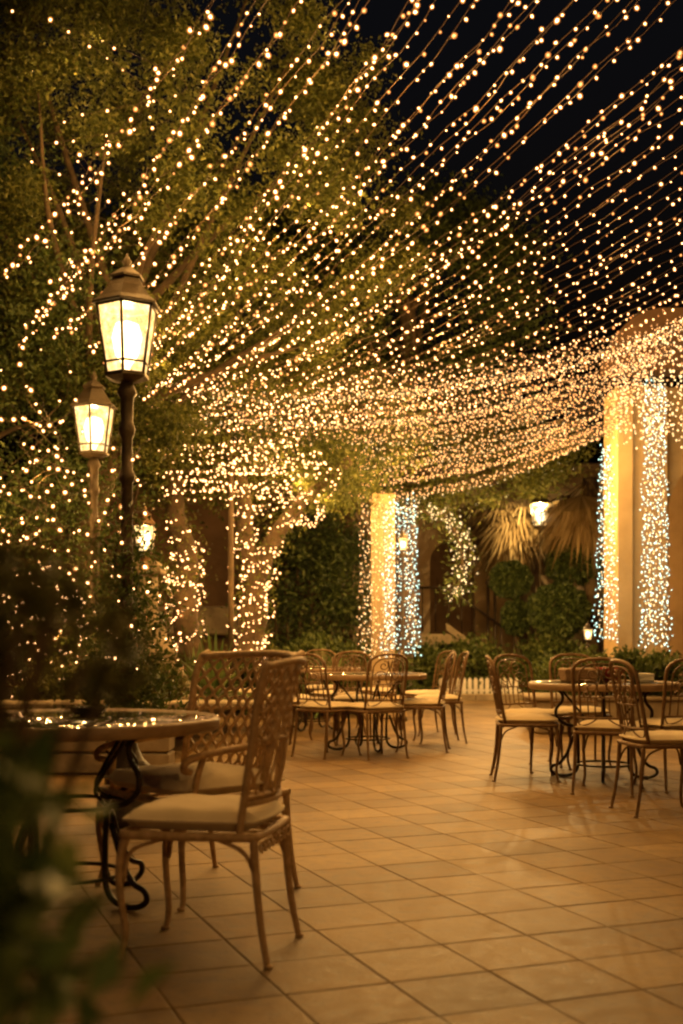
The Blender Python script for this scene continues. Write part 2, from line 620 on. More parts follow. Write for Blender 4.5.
def lamp(p, power, r=0.03, col=WARM, name='string_and_fill_glow'):
    d = bpy.data.lights.new(name, 'POINT')
    d.energy = power
    d.color = col
    d.shadow_soft_size = r
    o = bpy.data.objects.new(name, d)
    COL.objects.link(o)
    o.location = p
    return o


# ------------------------------------------------------------------ furniture
def back_surface(w0, w1, z0, z1, x0, lean, dish, roll=0.0):
    def f(u, v):
        wd = w0 + (w1 - w0) * v
        return Vector((x0 - lean * v - roll * max(0, v - .75) ** 2 * 16 + dish * u * u, u * wd, z0 + (z1 - z0) * v))
    return f


def scroll(f, u0, v0, ru, rv, turns=1.4, sgn=1, n=16, a0=0.0):
    return [f(u0 + ru * (1 - t * .75) * math.cos(a0 + sgn * t * turns * 2 * PI), v0 + rv * (1 - t * .75) * math.sin(a0 + sgn * t * turns * 2 * PI)) for t in [i / n for i in range(n + 1)]]


def cushion_mb(wx, wy, th, z, front_round=0.5):
    mb = MB()
    nx, ny = 14, 14
    vs, fs = [], []
    for side in (1, -1):
        for i in range(nx + 1):
            for j in range(ny + 1):
                a, b = -1 + 2 * i / nx, -1 + 2 * j / ny
                # square to rounded square
                k = 0.16
                x = a * math.sqrt(1 - k * b * b)
                y = b * math.sqrt(1 - k * a * a) * (1 - 0.10 * (1 - (a + 1) / 2))
                e = max(abs(a), abs(b))
                h = (1 - e ** 6) ** .5 if e < 1 else 0
                puff = (1 + .25 * (1 - a * a) * (1 - b * b)) * h
                wr = 0.004 * math.sin(9 * x + 4 * y) * math.sin(7 * y - 2 * x) * h
                vs.append((x * wx / 2, y * wy / 2, z + th / 2 + side * th / 2 * puff + (wr if side > 0 else 0)))
    o2 = (nx + 1) * (ny + 1)
    for i in range(nx):
        for j in range(ny):
            q = i * (ny + 1) + j
            fs.append([q, q + ny + 1, q + ny + 2, q + 1])
            fs.append([o2 + q, o2 + q + 1, o2 + q + ny + 2, o2 + q + ny + 1])
    mb.add(vs, fs)
    # piping along the seam
    ring = []
    for t in range(40):
        an = 2 * PI * t / 40
        c, s_ = math.cos(an), math.sin(an)
        m = max(abs(c), abs(s_))
        a, b = c / m, s_ / m
        ring.append((a * math.sqrt(1 - .16 * b * b) * wx / 2, b * math.sqrt(1 - .16 * a * a) * (1 - .10 * (1 - (a + 1) / 2)) * wy / 2, z + th / 2))
    mb.tube(ring, .006, 6, closed=True)
    return mb


def leg_path(x, y, front, sc=1.0, zt=.43):
    ox, oy = (1 if front else -1), (1 if y > 0 else -1)
    if front:
        return smooth_path([(x, y, zt), (x + .018 * ox, y + .012 * oy, zt - .08), (x + .02 * ox, y + .012 * oy, .24), (x + .004 * ox, y, .10), (x + .012 * ox, y + .01 * oy, .03), (x + .022 * ox, y + .012 * oy, .004)], 4)
    return smooth_path([(x, y, zt), (x - .008, y, .30), (x - .024, y + .004 * oy, .15), (x - .046, y + .010 * oy, .03), (x - .054, y + .012 * oy, .004)], 4)


def chair_base(root, W, D, zt, mat, cush, r=.011):
    x0, x1, yf, yb = -D / 2, D / 2, W / 2, W / 2 * .9
    fr = MB()
    fr.tube(smooth_path([(x1, -yf + .03, zt), (x1 + .015, 0, zt), (x1, yf - .03, zt), (x1 - .04, yf, zt), (0, (yf + yb) / 2 + .008, zt), (x0 + .02, yb, zt), (x0, yb - .03, zt), (x0 - .008, 0, zt), (x0, -yb + .03, zt), (x0 + .02, -yb, zt), (0, -(yf + yb) / 2 - .008, zt), (x1 - .04, -yf, zt)], 4, True), r * 1.25, 8, closed=True)
    for k in range(5):
        y = -yb * .75 + k * yb * .375
        fr.tube([(x0, y, zt), (x1, y, zt)], .005, 5)
    # curved braces under the seat
    for sy in (-1, 1):
        fr.tube(smooth_path([(x1 - .005, sy * yf * .96, zt - .16), (x1 - .03, sy * yf * .95, zt - .06), (x1 - .12, sy * yf * .95, zt - .02), (x1 - .2, sy * yf * .95, zt)], 5), r * .6, 6)
        fr.tube(smooth_path([(x0 - .005, sy * yb * .96, zt - .14), (x0 + .04, sy * yb * .97, zt - .05), (x0 + .14, sy * yb, zt - .005)], 5), r * .6, 6)
        fr.tube(smooth_path([(x1, sy * yf * .93, zt - .15), (x1 + .004, sy * yf * .8, zt - .05), (x1 + .01, sy * yf * .5, zt - .01)], 5), r * .6, 6)
    fr.build('seat_frame', mat, root)
    for sx, sy in ((1, 1), (1, -1), (0, 1), (0, -1)):
        m = MB()
        p = leg_path(x1 - .012 if sx else x0 + .005, sy * (yf - .02 if sx else yb - .005), bool(sx), zt=zt)
        m.tube(p, [r * (1.25 - .45 * i / (len(p) - 1)) for i in range(len(p))], 8)
        m.lathe([(.006, 0), (.016, .002), (.016, .008), (.008, .014)], 10, (p[-1].x, p[-1].y, 0))
        m.build('leg', mat, root)
    cushion_mb(D + .03, W + .02, cush, zt + .012).build('cushion', MAT['cushion'], root)


def garden_chair():
    root = empty('garden_chair')
    chair_base(root, .44, .43, .43, MAT['iron'], .055)
    f = back_surface(.195, .205, .43, .95, -.21, .10, .035)
    # arched frame
    def arch(sc, vb, vt, n=24):
        pts = []
        for i in range(n + 1):
            t = i / n
            if t < .3:
                pts.append(f(-sc, vb + (vt * .78 - vb) * t / .3))
            elif t > .7:
                pts.append(f(sc, vb + (vt * .78 - vb) * (1 - t) / .3))
            else:
                a = PI * (t - .3) / .4
                pts.append(f(-sc * math.copysign(abs(math.cos(a)) ** .75, math.cos(a)), vt * .78 + vt * .22 * math.sin(a) ** .8))
        return pts
    fr = MB()
    fr.tube(arch(1, 0, 1), .0125, 8)
    fr.tube([f(-1 + .1 * i, .20) for i in range(21)], .009, 6)
    fr.build('back_frame', MAT['iron'], root)
    sw = MB()
    sw.tube(arch(.78, .22, .93), .007, 6)
    for u in (-.5, -.25, 0, .25, .5):
        sw.tube([f(u, .2 + .03 * i) for i in range(10)], .005, 5)
    sw.tube([f(-.78 + .078 * i, .48) for i in range(21)], .006, 5)
    for s_ in (-1, 1):
        for u0, v0, ru, rv, a in ((.38, .62, .3, .10, 0), (.30, .80, .26, .09, 1.5), (.55, .52, .16, .05, 3)):
            sw.tube(scroll(f, s_ * u0, v0, s_ * ru, rv, 1.3, 1, 16, a), .0055, 5)
        sw.tube(smooth_path([f(s_ * .05, .48), f(s_ * .16, .62), f(s_ * .03, .74), f(s_ * .1, .9)], 5), .0055, 5)
        sw.tube(smooth_path([f(s_ * .95, .22), f(s_ * .82, .1), f(s_ * .5, .12), f(s_ * .2, .19)], 5), .0055, 5)
    sw.build('back_scrollwork', MAT['iron'], root)
    return root


def weave(mb, f, n, amp, waves, r, v0=.02, v1=.97):
    for i in range(n + 1):
        u0 = -.94 + 1.88 * i / n
        ph = PI * (i % 2)
        pts = []
        m = int(waves * 8)
        for k in range(m + 1):
            v = v0 + (v1 - v0) * k / m
            u = max(-.99, min(.99, u0 + amp * math.cos(2 * PI * waves * k / m + ph)))
            p = f(u, v)
            p.x += .004 * math.sin(2 * PI * waves * k / m * .5 + i)
            pts.append(p)
        mb.tube(pts, r, 5)


def wicker_chair():
    root = empty('wicker_chair')
    chair_base(root, .45, .46, .425, MAT['wicker'], .075, .0125)
    f = back_surface(.20, .215, .42, .99, -.225, .085, .05, .015)
    fr = MB()
    for s_ in (-1, 1):
        p = [f(s_, i / 12) for i in range(13)]
        p += [f(s_ * .97, 1.012)]
        fr.tube(smooth_path(p, 3), .0135, 8)
    fr.tube([f(-1 + .1 * i, 1.0 + .035 * (1 - (-1 + .1 * i) ** 2)) for i in range(21)], .012, 8)
    fr.tube([f(-1 + .1 * i, .2) for i in range(21)], .012, 8)
    fr.tube([f(-1 + .1 * i, .235) for i in range(21)], .008, 6)
    fr.build('back_frame', MAT['wicker'], root)
    wv = MB()
    weave(wv, f, 8, .085, 1.5, .0056, .2, .58)
    weave(wv, f, 12, .075, 4.0, .0050, .55, 1.0)
    wv.tube([f(-1 + .1 * i, .57) for i in range(21)], .007, 6)
    wv.build('back_weave', MAT['wicker'], root)
    ap = MB()
    for ph in (0, PI):
        ap.tube([(-.245, -.19 + .38 * q / 48, .39 + .018 * math.sin(2 * PI * q / 12 + ph)) for q in range(49)], .005, 5)
    ap.build('apron_weave', MAT['wicker'], root)
    return root


def wicker_armchair():
    root = empty('wicker_armchair')
    chair_base(root, .66, .56, .42, MAT['wicker'], .085, .0125)
    f = back_surface(.30, .35, .47, 1.0, -.27, .12, .13, .02)
    fr = MB()
    for s_ in (-1, 1):
        fr.tube([(-.255, s_ * .27, .42)] + [f(s_, i / 12) for i in range(13)] + [f(s_ * .98, 1.03) + Vector((-.03, 0, .005))], .0175, 8)
    fr.tube([f(-1 + .1 * i, 1.0 + .03 * (1 - (-1 + .1 * i) ** 2)) for i in range(21)], .017, 8)
    fr.tube([f(-1 + .1 * i, 1.0) + Vector((-.03, 0, .012)) for i in range(21)], .013, 8)
    fr.tube([f(-1 + .1 * i, .05) for i in range(21)], .014, 8)
    fr.build('back_frame', MAT['wicker'], root)
    wv = MB()
    weave(wv, f, 24, .046, 6.0, .0078, .05, 1.0)
    weave(wv, f, 24, .030, 6.0, .0064, .055, .99)
    wv.build('back_weave', MAT['wicker'], root)
    for s_ in (-1, 1):
        a = MB()
        a.tube(smooth_path([f(s_ * .98, .34), (-.08, s_ * .34, .64), (.16, s_ * .345, .62), (.27, s_ * .34, .595), (.285, s_ * .335, .56), (.25, s_ * .33, .55)], 5), .0155, 8)
        a.tube(smooth_path([(.19, s_ * .34, .615), (.215, s_ * .325, .52), (.225, s_ * .31, .42)], 5), .0135, 8)
        a.build('arm', MAT['wicker'], root)
    return root


def round_table(R, zt, seed_cloth=False):
    root = empty('round_table')
    m = MB()
    m.lathe([(R * .2, zt - .032), (R - .035, zt - .032), (R - .035, zt - .012), (R * .2, zt - .012)], 56)
    m.build('tabletop', MAT['tabletop'], root)
    m = MB()
    prof = [(R - .034, zt - .05), (R - .008, zt - .052), (R, zt - .042), (R + .002, zt - .012), (R - .004, zt - .002), (R - .014, zt), (R - .022, zt - .004), (R - .034, zt - .008)]
    vs, fs = [], []
    sg = 72
    for r_, z_ in prof:
        vs += [(r_ * math.cos(2 * PI * k / sg), r_ * math.sin(2 * PI * k / sg), z_) for k in range(sg)]
    for i in range(len(prof)):
        j = (i + 1) % len(prof)
        fs += [[i * sg + k, i * sg + (k + 1) % sg, j * sg + (k + 1) % sg, j * sg + k] for k in range(sg)]
    m.add(vs, fs)
    m.build('rim', MAT['rim'], root)
    m = MB()
    m.lathe([(R - .024, zt - .0095), (R - .022, zt - .004), (R - .025, zt - .002)], 72)
    m.build('glass_top', MAT['glass'], root)
    for q in range(4):
        a = PI / 4 + q * PI / 2 + .2
        c, s_ = math.cos(a), math.sin(a)
        prof = [(.46, .72), (.40, .705), (.34, .66), (.345, .60), (.39, .54), (.38, .47), (.31, .42), (.23, .40), (.21, .32), (.205, .16), (.215, .07), (.27, .02), (.37, .014), (.43, .045), (.42, .085), (.36, .11), (.30, .19), (.24, .34)]
        p = smooth_path([(r_ * R / .62 * c, r_ * R / .62 * s_, z_ * zt / .76) for r_, z_ in prof], 4)
        m = MB()
        m.tube(p, .0125, 8)
        m.tube(smooth_path([(.22 * c, .22 * s_, .40), (.15 * c, .15 * s_, .46), (.20 * c, .20 * s_, .54), (.30 * c, .30 * s_, .66), (.31 * c, .31 * s_, .70)], 5), .009, 7)
        m.build('leg', MAT['dark_iron'], root)
    for r_, z_ in ((.225, .40), (.215, .11)):
        m = MB()
        m.tube([(r_ * math.cos(t), r_ * math.sin(t), z_) for t in [2 * PI * k / 32 for k in range(32)]], .009, 7, closed=True)
        m.build('stretcher_ring', MAT['dark_iron'], root)
    return root


def place(o, x, y, deg, label, cat, group=None):
    o.location = (x, y, 0.001)
    o.rotation_euler = (0, 0, math.radians(deg))
    tag(o, label, cat, group)
    return o


near_table = place(round_table(.62, .76), -1.13, 4.78, 0, 'round glass topped table beside the foreground plants, reflecting the lights', 'table', 'round patio tables')
place(wicker_chair(), -.47, 4.04, 168, 'nearest tan wicker chair with tall woven back seen from its side', 'chair')
place(wicker_armchair(), -.64, 5.02, 222, 'wide wicker armchair with lattice back behind the nearest table', 'armchair')
tb = place(round_table(.58, .75), 2.05, 9.0, 20, 'round table holding a basket and red bowl among the chairs by the cream building', 'table', 'round patio tables')
tc = place(copy_tree(tb), .26, 11.35, 50, 'round table ringed by chairs in front of the light wrapped column', 'table', 'round patio tables')
GC = garden_chair()
GRP = 'iron garden chairs with cream cushions'
spots = [
    (1.44, 8.95, -4, 'iron garden chair in profile at the table with the red bowl, on its picket fence side'),
    (1.60, 9.62, -58, 'iron garden chair just behind the profile chair, back turned to the picket fence'),
    (2.06, 9.95, -88, 'iron garden chair on the far side of the table with the red bowl'),
    (1.90, 8.20, 68, 'iron garden chair pulled up to near side of the table with the red bowl'),
    (2.02, 7.22, 8, 'iron garden chair nearest the camera in the right group, facing the right edge'),
    (2.44, 8.42, 102, 'iron garden chair with arched back at the right edge behind the nearest right chair'),
    (-.13, 10.72, 48, 'iron garden chair at near left of the distant table, half behind the wicker chair'),
    (.30, 10.62, 118, 'iron garden chair at near side of the distant table, back to the camera'),
    (1.02, 12.15, 186, 'iron garden chair farthest right of the distant table, in profile facing it'),
    (.78, 11.25, 172, 'iron garden chair pushed in at right side of the distant table'),
    (.14, 12.10, -84, 'iron garden chair on the far side of the distant table below the lit column'),
    (-.32, 11.55, -12, 'iron garden chair at left side of the distant table'),
    (.98, 13.2, 205, 'iron garden chair standing farthest back, behind the distant table'),
    (-.62, 12.3, -30, 'iron garden chair mostly hidden behind the wicker armchair back'),
]
td = place(copy_tree(tb), -.35, 13.9, 10, 'farthest round table half hidden behind the distant chairs', 'table', 'round patio tables')
spots += [
    (-.05, 13.2, 130, 'iron garden chair of the farthest table with back toward the distant table'),
    (.42, 13.9, 184, 'iron garden chair at right side of the farthest table'),
    (-.25, 14.7, -84, 'iron garden chair beyond the farthest table facing the camera'),
    (-1.1, 13.6, 5, 'iron garden chair at left side of the farthest table'),
]
first = True
for x, y, dg, lb in spots:
    o = GC if first else copy_tree(GC)
    first = False
    lb = ' '.join(lb.split()[:16])
    place(o, x, y, dg, lb, 'chair', GRP)

m = MB()
m.lathe([(.03, 0), (.062, .004), (.078, .03), (.08, .036), (.072, .034), (.055, .012), (.02, .009)], 28)
tag(m.build('glass_dish', MAT['glass'], None, (-1.08, 4.92, .7585)), 'small smoked glass dish on the nearest glass topped table', 'dish')

# things on the table near the cream building
def on_table(mb, name, mat, x, y, label, cat, z=.7505):
    return tag(mb.build(name, mat, None, (x, y, z)), label, cat)


m = MB()
m.box((0, 0, .055), (.26, .17, .11), 0, .1, 1.12, .012)
for k in range(5):
    zz = .02 + k * .02
    m.tube([(.138 * math.cos(t) * 1.0, .09 * math.sin(t), zz) for t in [2 * PI * q / 20 for q in range(20)]], .005, 5, closed=True)
on_table(m, 'bread_basket', MAT['basket'], 1.86, 9.0, 'tan cane basket on the table by the cream building', 'basket')
m = MB()
m.lathe([(.05, 0), (.06, .008), (.10, .05), (.125, .10), (.128, .112), (.118, .108), (.09, .05), (.04, .02)], 28)
on_table(m, 'serving_bowl', MAT['red_cloth'], 2.11, 9.05, 'red serving bowl on the table by the cream building', 'bowl')
m = MB()
for k in range(5):
    m.box((rnd.uniform(-.004, .004), rnd.uniform(-.004, .004), .008 + k * .014), (.16, .16, .0125), 0, rnd.uniform(-.1, .1), 1, .004)
on_table(m, 'napkin_stack', MAT['linen'], 2.33, 8.93, 'stack of folded white napkins beside the red bowl', 'napkins')

for k, (gx, gy, lb) in enumerate(((2.22, 8.72, 'small clear glass tumbler in front of the napkin stack'), (1.98, 8.78, 'small clear glass tumbler in front of the red bowl'))):
    m = MB()
    m.lathe([(.022, 0), (.026, .004), (.034, .10), (.032, .10), (.025, .012), (.004, .010)], 20)
    on_table(m, 'glass_tumbler', MAT['glass'], gx, gy, lb, 'glass')

# ------------------------------------------------------------------ lamps
def lantern_parts(root, z, s, mat, glow, power, col):
    """six sided lantern, bottom at height z, scale s (1 = 0.75 m tall)"""
    sg = 6
    rot = PI / 6
    rb, rt, h = .125 * s, .185 * s, .42 * s
    def ring(r_, zz):
        return [Vector((r_ * math.cos(rot + 2 * PI * k / sg), r_ * math.sin(rot + 2 * PI * k / sg), zz)) for k in range(sg)]
    fm = MB()
    fm.lathe([(.05 * s, z - .03 * s), (.09 * s, z - .02 * s), (rb + .012 * s, z), (rb + .012 * s, z + .022 * s), (rb - .02 * s, z + .024 * s)], sg, rot=rot, smooth=False)
    a, b = ring(rb, z + .02 * s), ring(rt, z + h)
    for p, q in zip(a, b):
        fm.tube([p, q], .0095 * s, 6)
    fm.tube(b, .012 * s, 6, closed=True)
    lo = [p.lerp(q, .16) for p, q in zip(a, b)]
    fm.tube(lo, .007 * s, 6, closed=True)
    fm.build('lantern_frame', mat, root)
    for k in range(sg):
        k2 = (k + 1) % sg
        pm = MB()
        c = (a[k] + a[k2] + b[k] + b[k2]) / 4
        pm.add([p + (Vector((0, 0, p.z)) - p) * .03 for p in (a[k], a[k2], b[k2], b[k])], [[0, 1, 2, 3]], 0, False)
        pm.build('glass_pane', MAT['pane'], root)
    rf = MB()
    zt = z + h
    rf.lathe([(rt - .02 * s, zt), (rt + .03 * s, zt + .002 * s), (rt + .03 * s, zt + .014 * s), (rt - .015 * s, zt + .05 * s), (.115 * s, zt + .12 * s), (.09 * s, zt + .165 * s), (.105 * s, zt + .17 * s), (.105 * s, zt + .185 * s), (.05 * s, zt + .225 * s), (.03 * s, zt + .24 * s)], sg, rot=rot, smooth=False)
    r_ = rf.build('roof', mat, root)
    fi = MB()
    fi.lathe([(.03 * s, zt + .238 * s), (.018 * s, zt + .255 * s), (.03 * s, zt + .275 * s), (.012 * s, zt + .30 * s), (.002 * s, zt + .33 * s)], 12)
    fi.build('finial', mat, r_)
    bm = MB()
    bm.lathe([(.016 * s, z + .05 * s), (.03 * s, z + .08 * s), (.07 * s, z + .14 * s), (.092 * s, z + .24 * s), (.07 * s, z + .32 * s), (.004 * s, z + .345 * s)], 14)
    bm.build('bulb', MAT[glow], root)
    lamp(root.location + Vector((0, 0, z + .385 * s)), power * 2, .02 * s, col, 'lantern_light')


def post_profile(z):
    return [(.17, 0), (.17, .06), (.14, .09), (.13, .30), (.15, .33), (.10, .38), (.062, .46), (.055, .9), (.07, .92), (.07, .96), (.048, 1.0), (.042, z - .62), (.058, z - .60), (.062, z - .57), (.042, z - .54), (.04, z - .36), (.056, z - .33), (.064, z - .30), (.045, z - .26), (.05, z - .12), (.075, z - .09), (.06, z - .06), (.045, z - .03)]


def street_lamp(x, y, z, s, label, power, glow='filament', col=(1, .68, .28), slim=False):
    root = empty('street_lamp', (x, y, 0))
    tag(root, label, 'lamp', 'lantern lamps')
    m = MB()
    m.lathe([(.06, 0), (.06, .04), (.022, .08), (.018, z - .1), (.03, z - .06), (.028, z - .03)] if slim else [(r_ * (.80 if z_ > .5 else 1), z_) for r_, z_ in post_profile(z)], 16)
    m.build('post', MAT['lamp_iron'], root)
    lantern_parts(root, z, s, MAT['lamp_iron'], glow, power, col)
    return root


p1 = P(127, 378, 6.75)
street_lamp(p1.x, p1.y, p1.z, .98, 'tallest lit six sided lantern on a post above the nearest table', 34)
p2 = P(94, 455, 10.0)
street_lamp(p2.x, p2.y, p2.z, .98, 'second lit lantern post, lower and behind the tallest one', 30)
# third lantern on a stone pillar
p3 = P(145, 553, 13.0)
m = empty('stone_pillar', (p3.x, p3.y, 0))
tag(m, 'old stone pillar carrying the small lantern behind the planter', 'pillar')
q = MB()
q.box((0, 0, .12), (.52, .52, .24), bev=.02)
q.box((0, 0, .3), (.44, .44, .12), bev=.02)
q.build('plinth', MAT['stone'], m)
q = MB()
q.lathe([(.19, .36), (.20, .40), (.17, .46), (.155, .8), (.16, 1.2), (.145, 1.5), (.18, 1.54), (.18, 1.58), (.15, 1.6), (.145, 1.82)], 18)
q.build('shaft', MAT['stone'], m)
q = MB()
q.box((0, 0, 1.86), (.42, .42, .08), bev=.015)
q.box((0, 0, 1.93), (.34, .34, .06), bev=.015)
q.build('capital', MAT['stone'], m)
r3 = empty('pillar_lantern', (p3.x, p3.y, 1.96))
tag(r3, 'small lit lantern standing on the stone pillar', 'lamp', 'lantern lamps')
q = MB()
q.lathe([(.10, 0), (.10, .02), (.05, .04), (.035, .08)], 12)
q.build('foot', MAT['iron'], r3)
lantern_parts(r3, .11, .72, MAT['iron'], 'filament', 18, (1, .68, .28))
p4 = P(403, 551, 15.3)
street_lamp(p4.x, p4.y, p4.z, .40, 'small lit lantern post in front of the light wrapped column', 12, col=(1, .7, .3), slim=True)
p5 = P(540, 527, 23.0)
street_lamp(p5.x, p5.y, p5.z, 1.1, 'bright white lantern among the palm fronds above the clipped bushes', 1300, 'filament_white', (1, .74, .36), slim=True)
p6 = P(588, 640, 13.6)
r6 = empty('garden_lantern', (p6.x, p6.y, 0))
tag(r6, 'tiny low lantern glowing among plants beside the pale light curtain', 'lamp', 'lantern lamps')
q = MB()
q.lathe([(.05, 0), (.05, .03), (.02, .05), (.018, p6.z - .02)], 10)
q.build('post', MAT['dark_iron'], r6)
lantern_parts(r6, p6.z, .30, MAT['dark_iron'], 'filament', 6, (1, .68, .28))

# ------------------------------------------------------------------ buildings and walls
# cream building on the right
BY = 15.0
bx0 = P(616, 0, BY).x
root = empty('cream_building', (bx0, BY, 0))
tag(root, 'cream plastered building with tall pier and arch behind the pale light curtains', 'building')
m = MB()
wpx = 52 / F * BY
m.box((wpx / 2, .35, 2.2), (wpx, .7, 4.4), bev=.02)
m.box((wpx / 2 - .02, .34, .12), (wpx + .12, .8, .24), bev=.02)
m.build('pier', MAT['plaster'], root)
m = MB()
m.box((wpx * .16, -.025, 2.3), (wpx * .30, .05, 4.1), bev=.012)
m.box((wpx / 2, -.06, .34), (wpx + .06, .12, .16), bev=.02)
m.build('pilaster', MAT['plaster'], root)
m = MB()      # wall with arch opening, right of the pier
ox0, ox1, zs = wpx + .03, wpx + 2.2, 2.7
n = 18
out, inn = [], []
cxm, rad = (ox0 + ox1) / 2, (ox1 - ox0) / 2
arcp = [(ox0, .0), (ox0, zs)] + [(cxm - rad * math.cos(PI * i / n), zs + rad * .9 * math.sin(PI * i / n)) for i in range(1, n)] + [(ox1, zs), (ox1, 0)]
top = 4.4
vs, fs = [], []
for x_, z_ in arcp:
    vs += [(x_, .12, z_), (x_, .12, top), (x_, .62, z_)]
for i in range(len(arcp) - 1):
    a = i * 3
    if abs(arcp[i][0] - arcp[i + 1][0]) > 1e-6:
        fs.append([a, a + 3, a + 4, a + 1])
    fs.append([a, a + 2, a + 5, a + 3])
m.add(vs, fs, 0, False)
m.box((ox1 + 1.2, .36, 2.2), (2.39, .5, 4.4))
m.build('arched_wall', MAT['plaster'], root)
m = MB()
m.box((ox1 - .2, 3.2, 2.2), (3.0, .2, 4.4))
m.build('inner_wall', MAT['plaster_old'], root)
m = MB()       # curved parapet
pp = [(-.1, 4.63)] + [(-.1 + .75 * (1 - math.cos(t)), 4.63 + .80 * math.sin(t)) for t in [PI / 2 * i / 10 for i in range(1, 11)]] + [(4.6, 5.43), (4.6, 4.63)]
n = len(pp)
vs = [(x_, .05, z_) for x_, z_ in pp] + [(x_, .5, z_) for x_, z_ in pp]
fs = [list(range(n))[::-1], [n + i for i in range(n)]] + [[i, (i + 1) % n, n + (i + 1) % n, n + i] for i in range(n)]
m.add(vs, fs, 0, False)
m.build('parapet', MAT['brick_wall'], root)  # unlit dimness of the parapet put into a darker wall colour
# square cream column wrapped in lights
CYc = 16.0
pc = P(383, 640, CYc)
root = empty('cream_column', (pc.x, CYc, 0))
tag(root, 'square cream column at the patio centre wrapped in hanging lights', 'column')
m = MB()
m.box((0, 0, .15), (.62, .62, .30), bev=.02)
m.build('plinth', MAT['plaster'], root)
m = MB()
m.box((0, 0, 1.70), (.32, .32, 2.8), bev=.015)
m.build('shaft', MAT['plaster'], root)
# brown building at the back with niche
root = empty('brown_building', (0, 27, 0))
tag(root, 'dim brown plastered house with arched doorway behind the clipped bushes', 'building')
m = MB()
nx0, nx1, zs = P(430, 0, 27).x, P(474, 0, 27).x, 2.9
arcp = [(-2.0, 0), (nx0, 0.0), (nx0, zs)] + [((nx0 + nx1) / 2 - (nx1 - nx0) / 2 * math.cos(PI * i / 14), zs + (nx1 - nx0) / 2 * math.sin(PI * i / 14)) for i in range(1, 14)] + [(nx1, zs), (nx1, 0), (12, 0)]
vs, fs = [], []
for x_, z_ in arcp:
    vs += [(x_, 0, z_), (x_, 0, 5.0), (x_, .5, z_)]
for i in range(len(arcp) - 1):
    a = i * 3
    if abs(arcp[i][0] - arcp[i + 1][0]) > 1e-6:
        fs.append([a, a + 3, a + 4, a + 1])
    fs.append([a, a + 2, a + 5, a + 3])
m.add(vs, fs, 0, False)
m.build('wall', MAT['plaster_old'], root)
m = MB()
m.box(((nx0 + nx1) / 2, .58, 2.0), (nx1 - nx0 + .3, .1, 4.1))
m.box(((nx0 + nx1) / 2, .5, 1.3), ((nx1 - nx0) * .6, .1, 2.6), bev=.02)
m.build('door', MAT['brick_wall'], root)
m = MB()
m.box((5, .2, 5.1), (14.2, .9, .2), bev=.03)
m.build('cornice', MAT['plaster_old'], root)
# stair with iron railing left of the topiary
root = empty('garden_stair', (P(470, 0, 23.5).x, 23.5, 0))
tag(root, 'short stone stair with dark iron railing in front of the arched doorway', 'stairs')
m = MB()
for k in range(6):
    m.box((.55 - k * .28, 0, .1 + k * .10), (.30 if k < 5 else 1.3, 1.3, .2 + k * .20))
m.build('step_block', MAT['stone'], root)
m = MB()
m.add([(.9, -.72, .38), (-.55, -.72, 1.42), (-.55, -.72, 1.28), (.9, -.72, .22), (.9, -.62, .38), (-.55, -.62, 1.42), (-.55, -.62, 1.28), (.9, -.62, .22)], [[0, 1, 2, 3], [7, 6, 5, 4], [0, 4, 5, 1], [3, 2, 6, 7], [0, 3, 7, 4], [1, 5, 6, 2]], 0, False)
m.build('sloping_coping', MAT['stone'], root)
m = MB()
for k in range(9):
    x_ = .8 - k * .26
    zb = max(0.3, .35 + (.8 - x_) * .72) if x_ > -.55 else 1.25
    m.tube([(x_, -.67, zb), (x_, -.67, zb + .85)], .016, 6)
m.tube([(.85, -.67, 1.15), (-.55, -.67, 2.12), (-1.35, -.67, 2.12)], .025, 8)
m.build('railing', MAT['dark_iron'], root)
# two dark posts beside the stair
for xx in (488, 495):
    pt = P(xx, 585, 23)
    m = MB()
    m.tube([(0, 0, 0), (0, 0, pt.z)], .03, 8)
    m.lathe([(.03, pt.z), (.055, pt.z + .02), (.05, pt.z + .07), (.005, pt.z + .11)], 10)
    tag(m.build('iron_post', MAT['dark_iron'], None, (pt.x, 23, 0)), 'slim dark iron post beside the clipped bushes, %s' % ('nearer the stair railing' if xx == 488 else 'nearer the white lantern'), 'post', 'dark iron posts')
# dark wall at the back left
m = empty('garden_wall', (-3.4, 20.5, 0))
tag(m, 'dark brown garden wall with stone ledge behind the lit tree trunks', 'wall')
q = MB()
q.box((-.2, 0, 1.9), (7.6, .4, 3.8))
q.build('wall_face', MAT['brick_wall'], m)
q = MB()
q.box((.2, -.35, 1.42), (6.9, .4, .5), bev=.03)
q.build('ledge', MAT['stone'], m)
# stone planter behind the near table and tiered pedestal
m = empty('stone_planter', (0, 9.35, 0))
tag(m, 'low stone planter wall with coping behind the nearest table', 'planter')
q = MB()
xr = P(172, 0, 9.3).x
for r_ in range(3):
    x_ = -5.0 + (.35 if r_ % 2 else 0)
    while x_ < xr - .05:
        ww = min(rnd.uniform(.5, .8), xr - x_)
        q.box((x_ + ww / 2, rnd.uniform(-.01, .01), .09 + r_ * .175), (ww - .012, .32, .165), bev=.014)
        x_ += ww
q.build('stone_course', MAT['stone'], m)
q = MB()
x_ = -5.0
while x_ < xr:
    q.box((x_ + .45, 0, .555), (.885, .42, .06), bev=.014)
    x_ += .9
q.build('coping', MAT['stone'], m)
q = MB()
q.add([(-5, .16, .46), (xr, .16, .46), (xr + .4, 5.5, .46), (-5, 5.5, .46)], [[0, 1, 2, 3]], 0, False)
q.build('soil', MAT['soil'], m)
pt = P(161, 700, 10.2)
m = empty('tiered_pedestal', (pt.x, 10.2, .455))
tag(m, 'tiered stone pedestal with rounded finial behind the wicker armchair', 'pedestal')
q = MB()
q.box((0, 0, .07), (.62, .5, .14), bev=.02)
q.box((0, 0, .20), (.52, .42, .11), bev=.02)
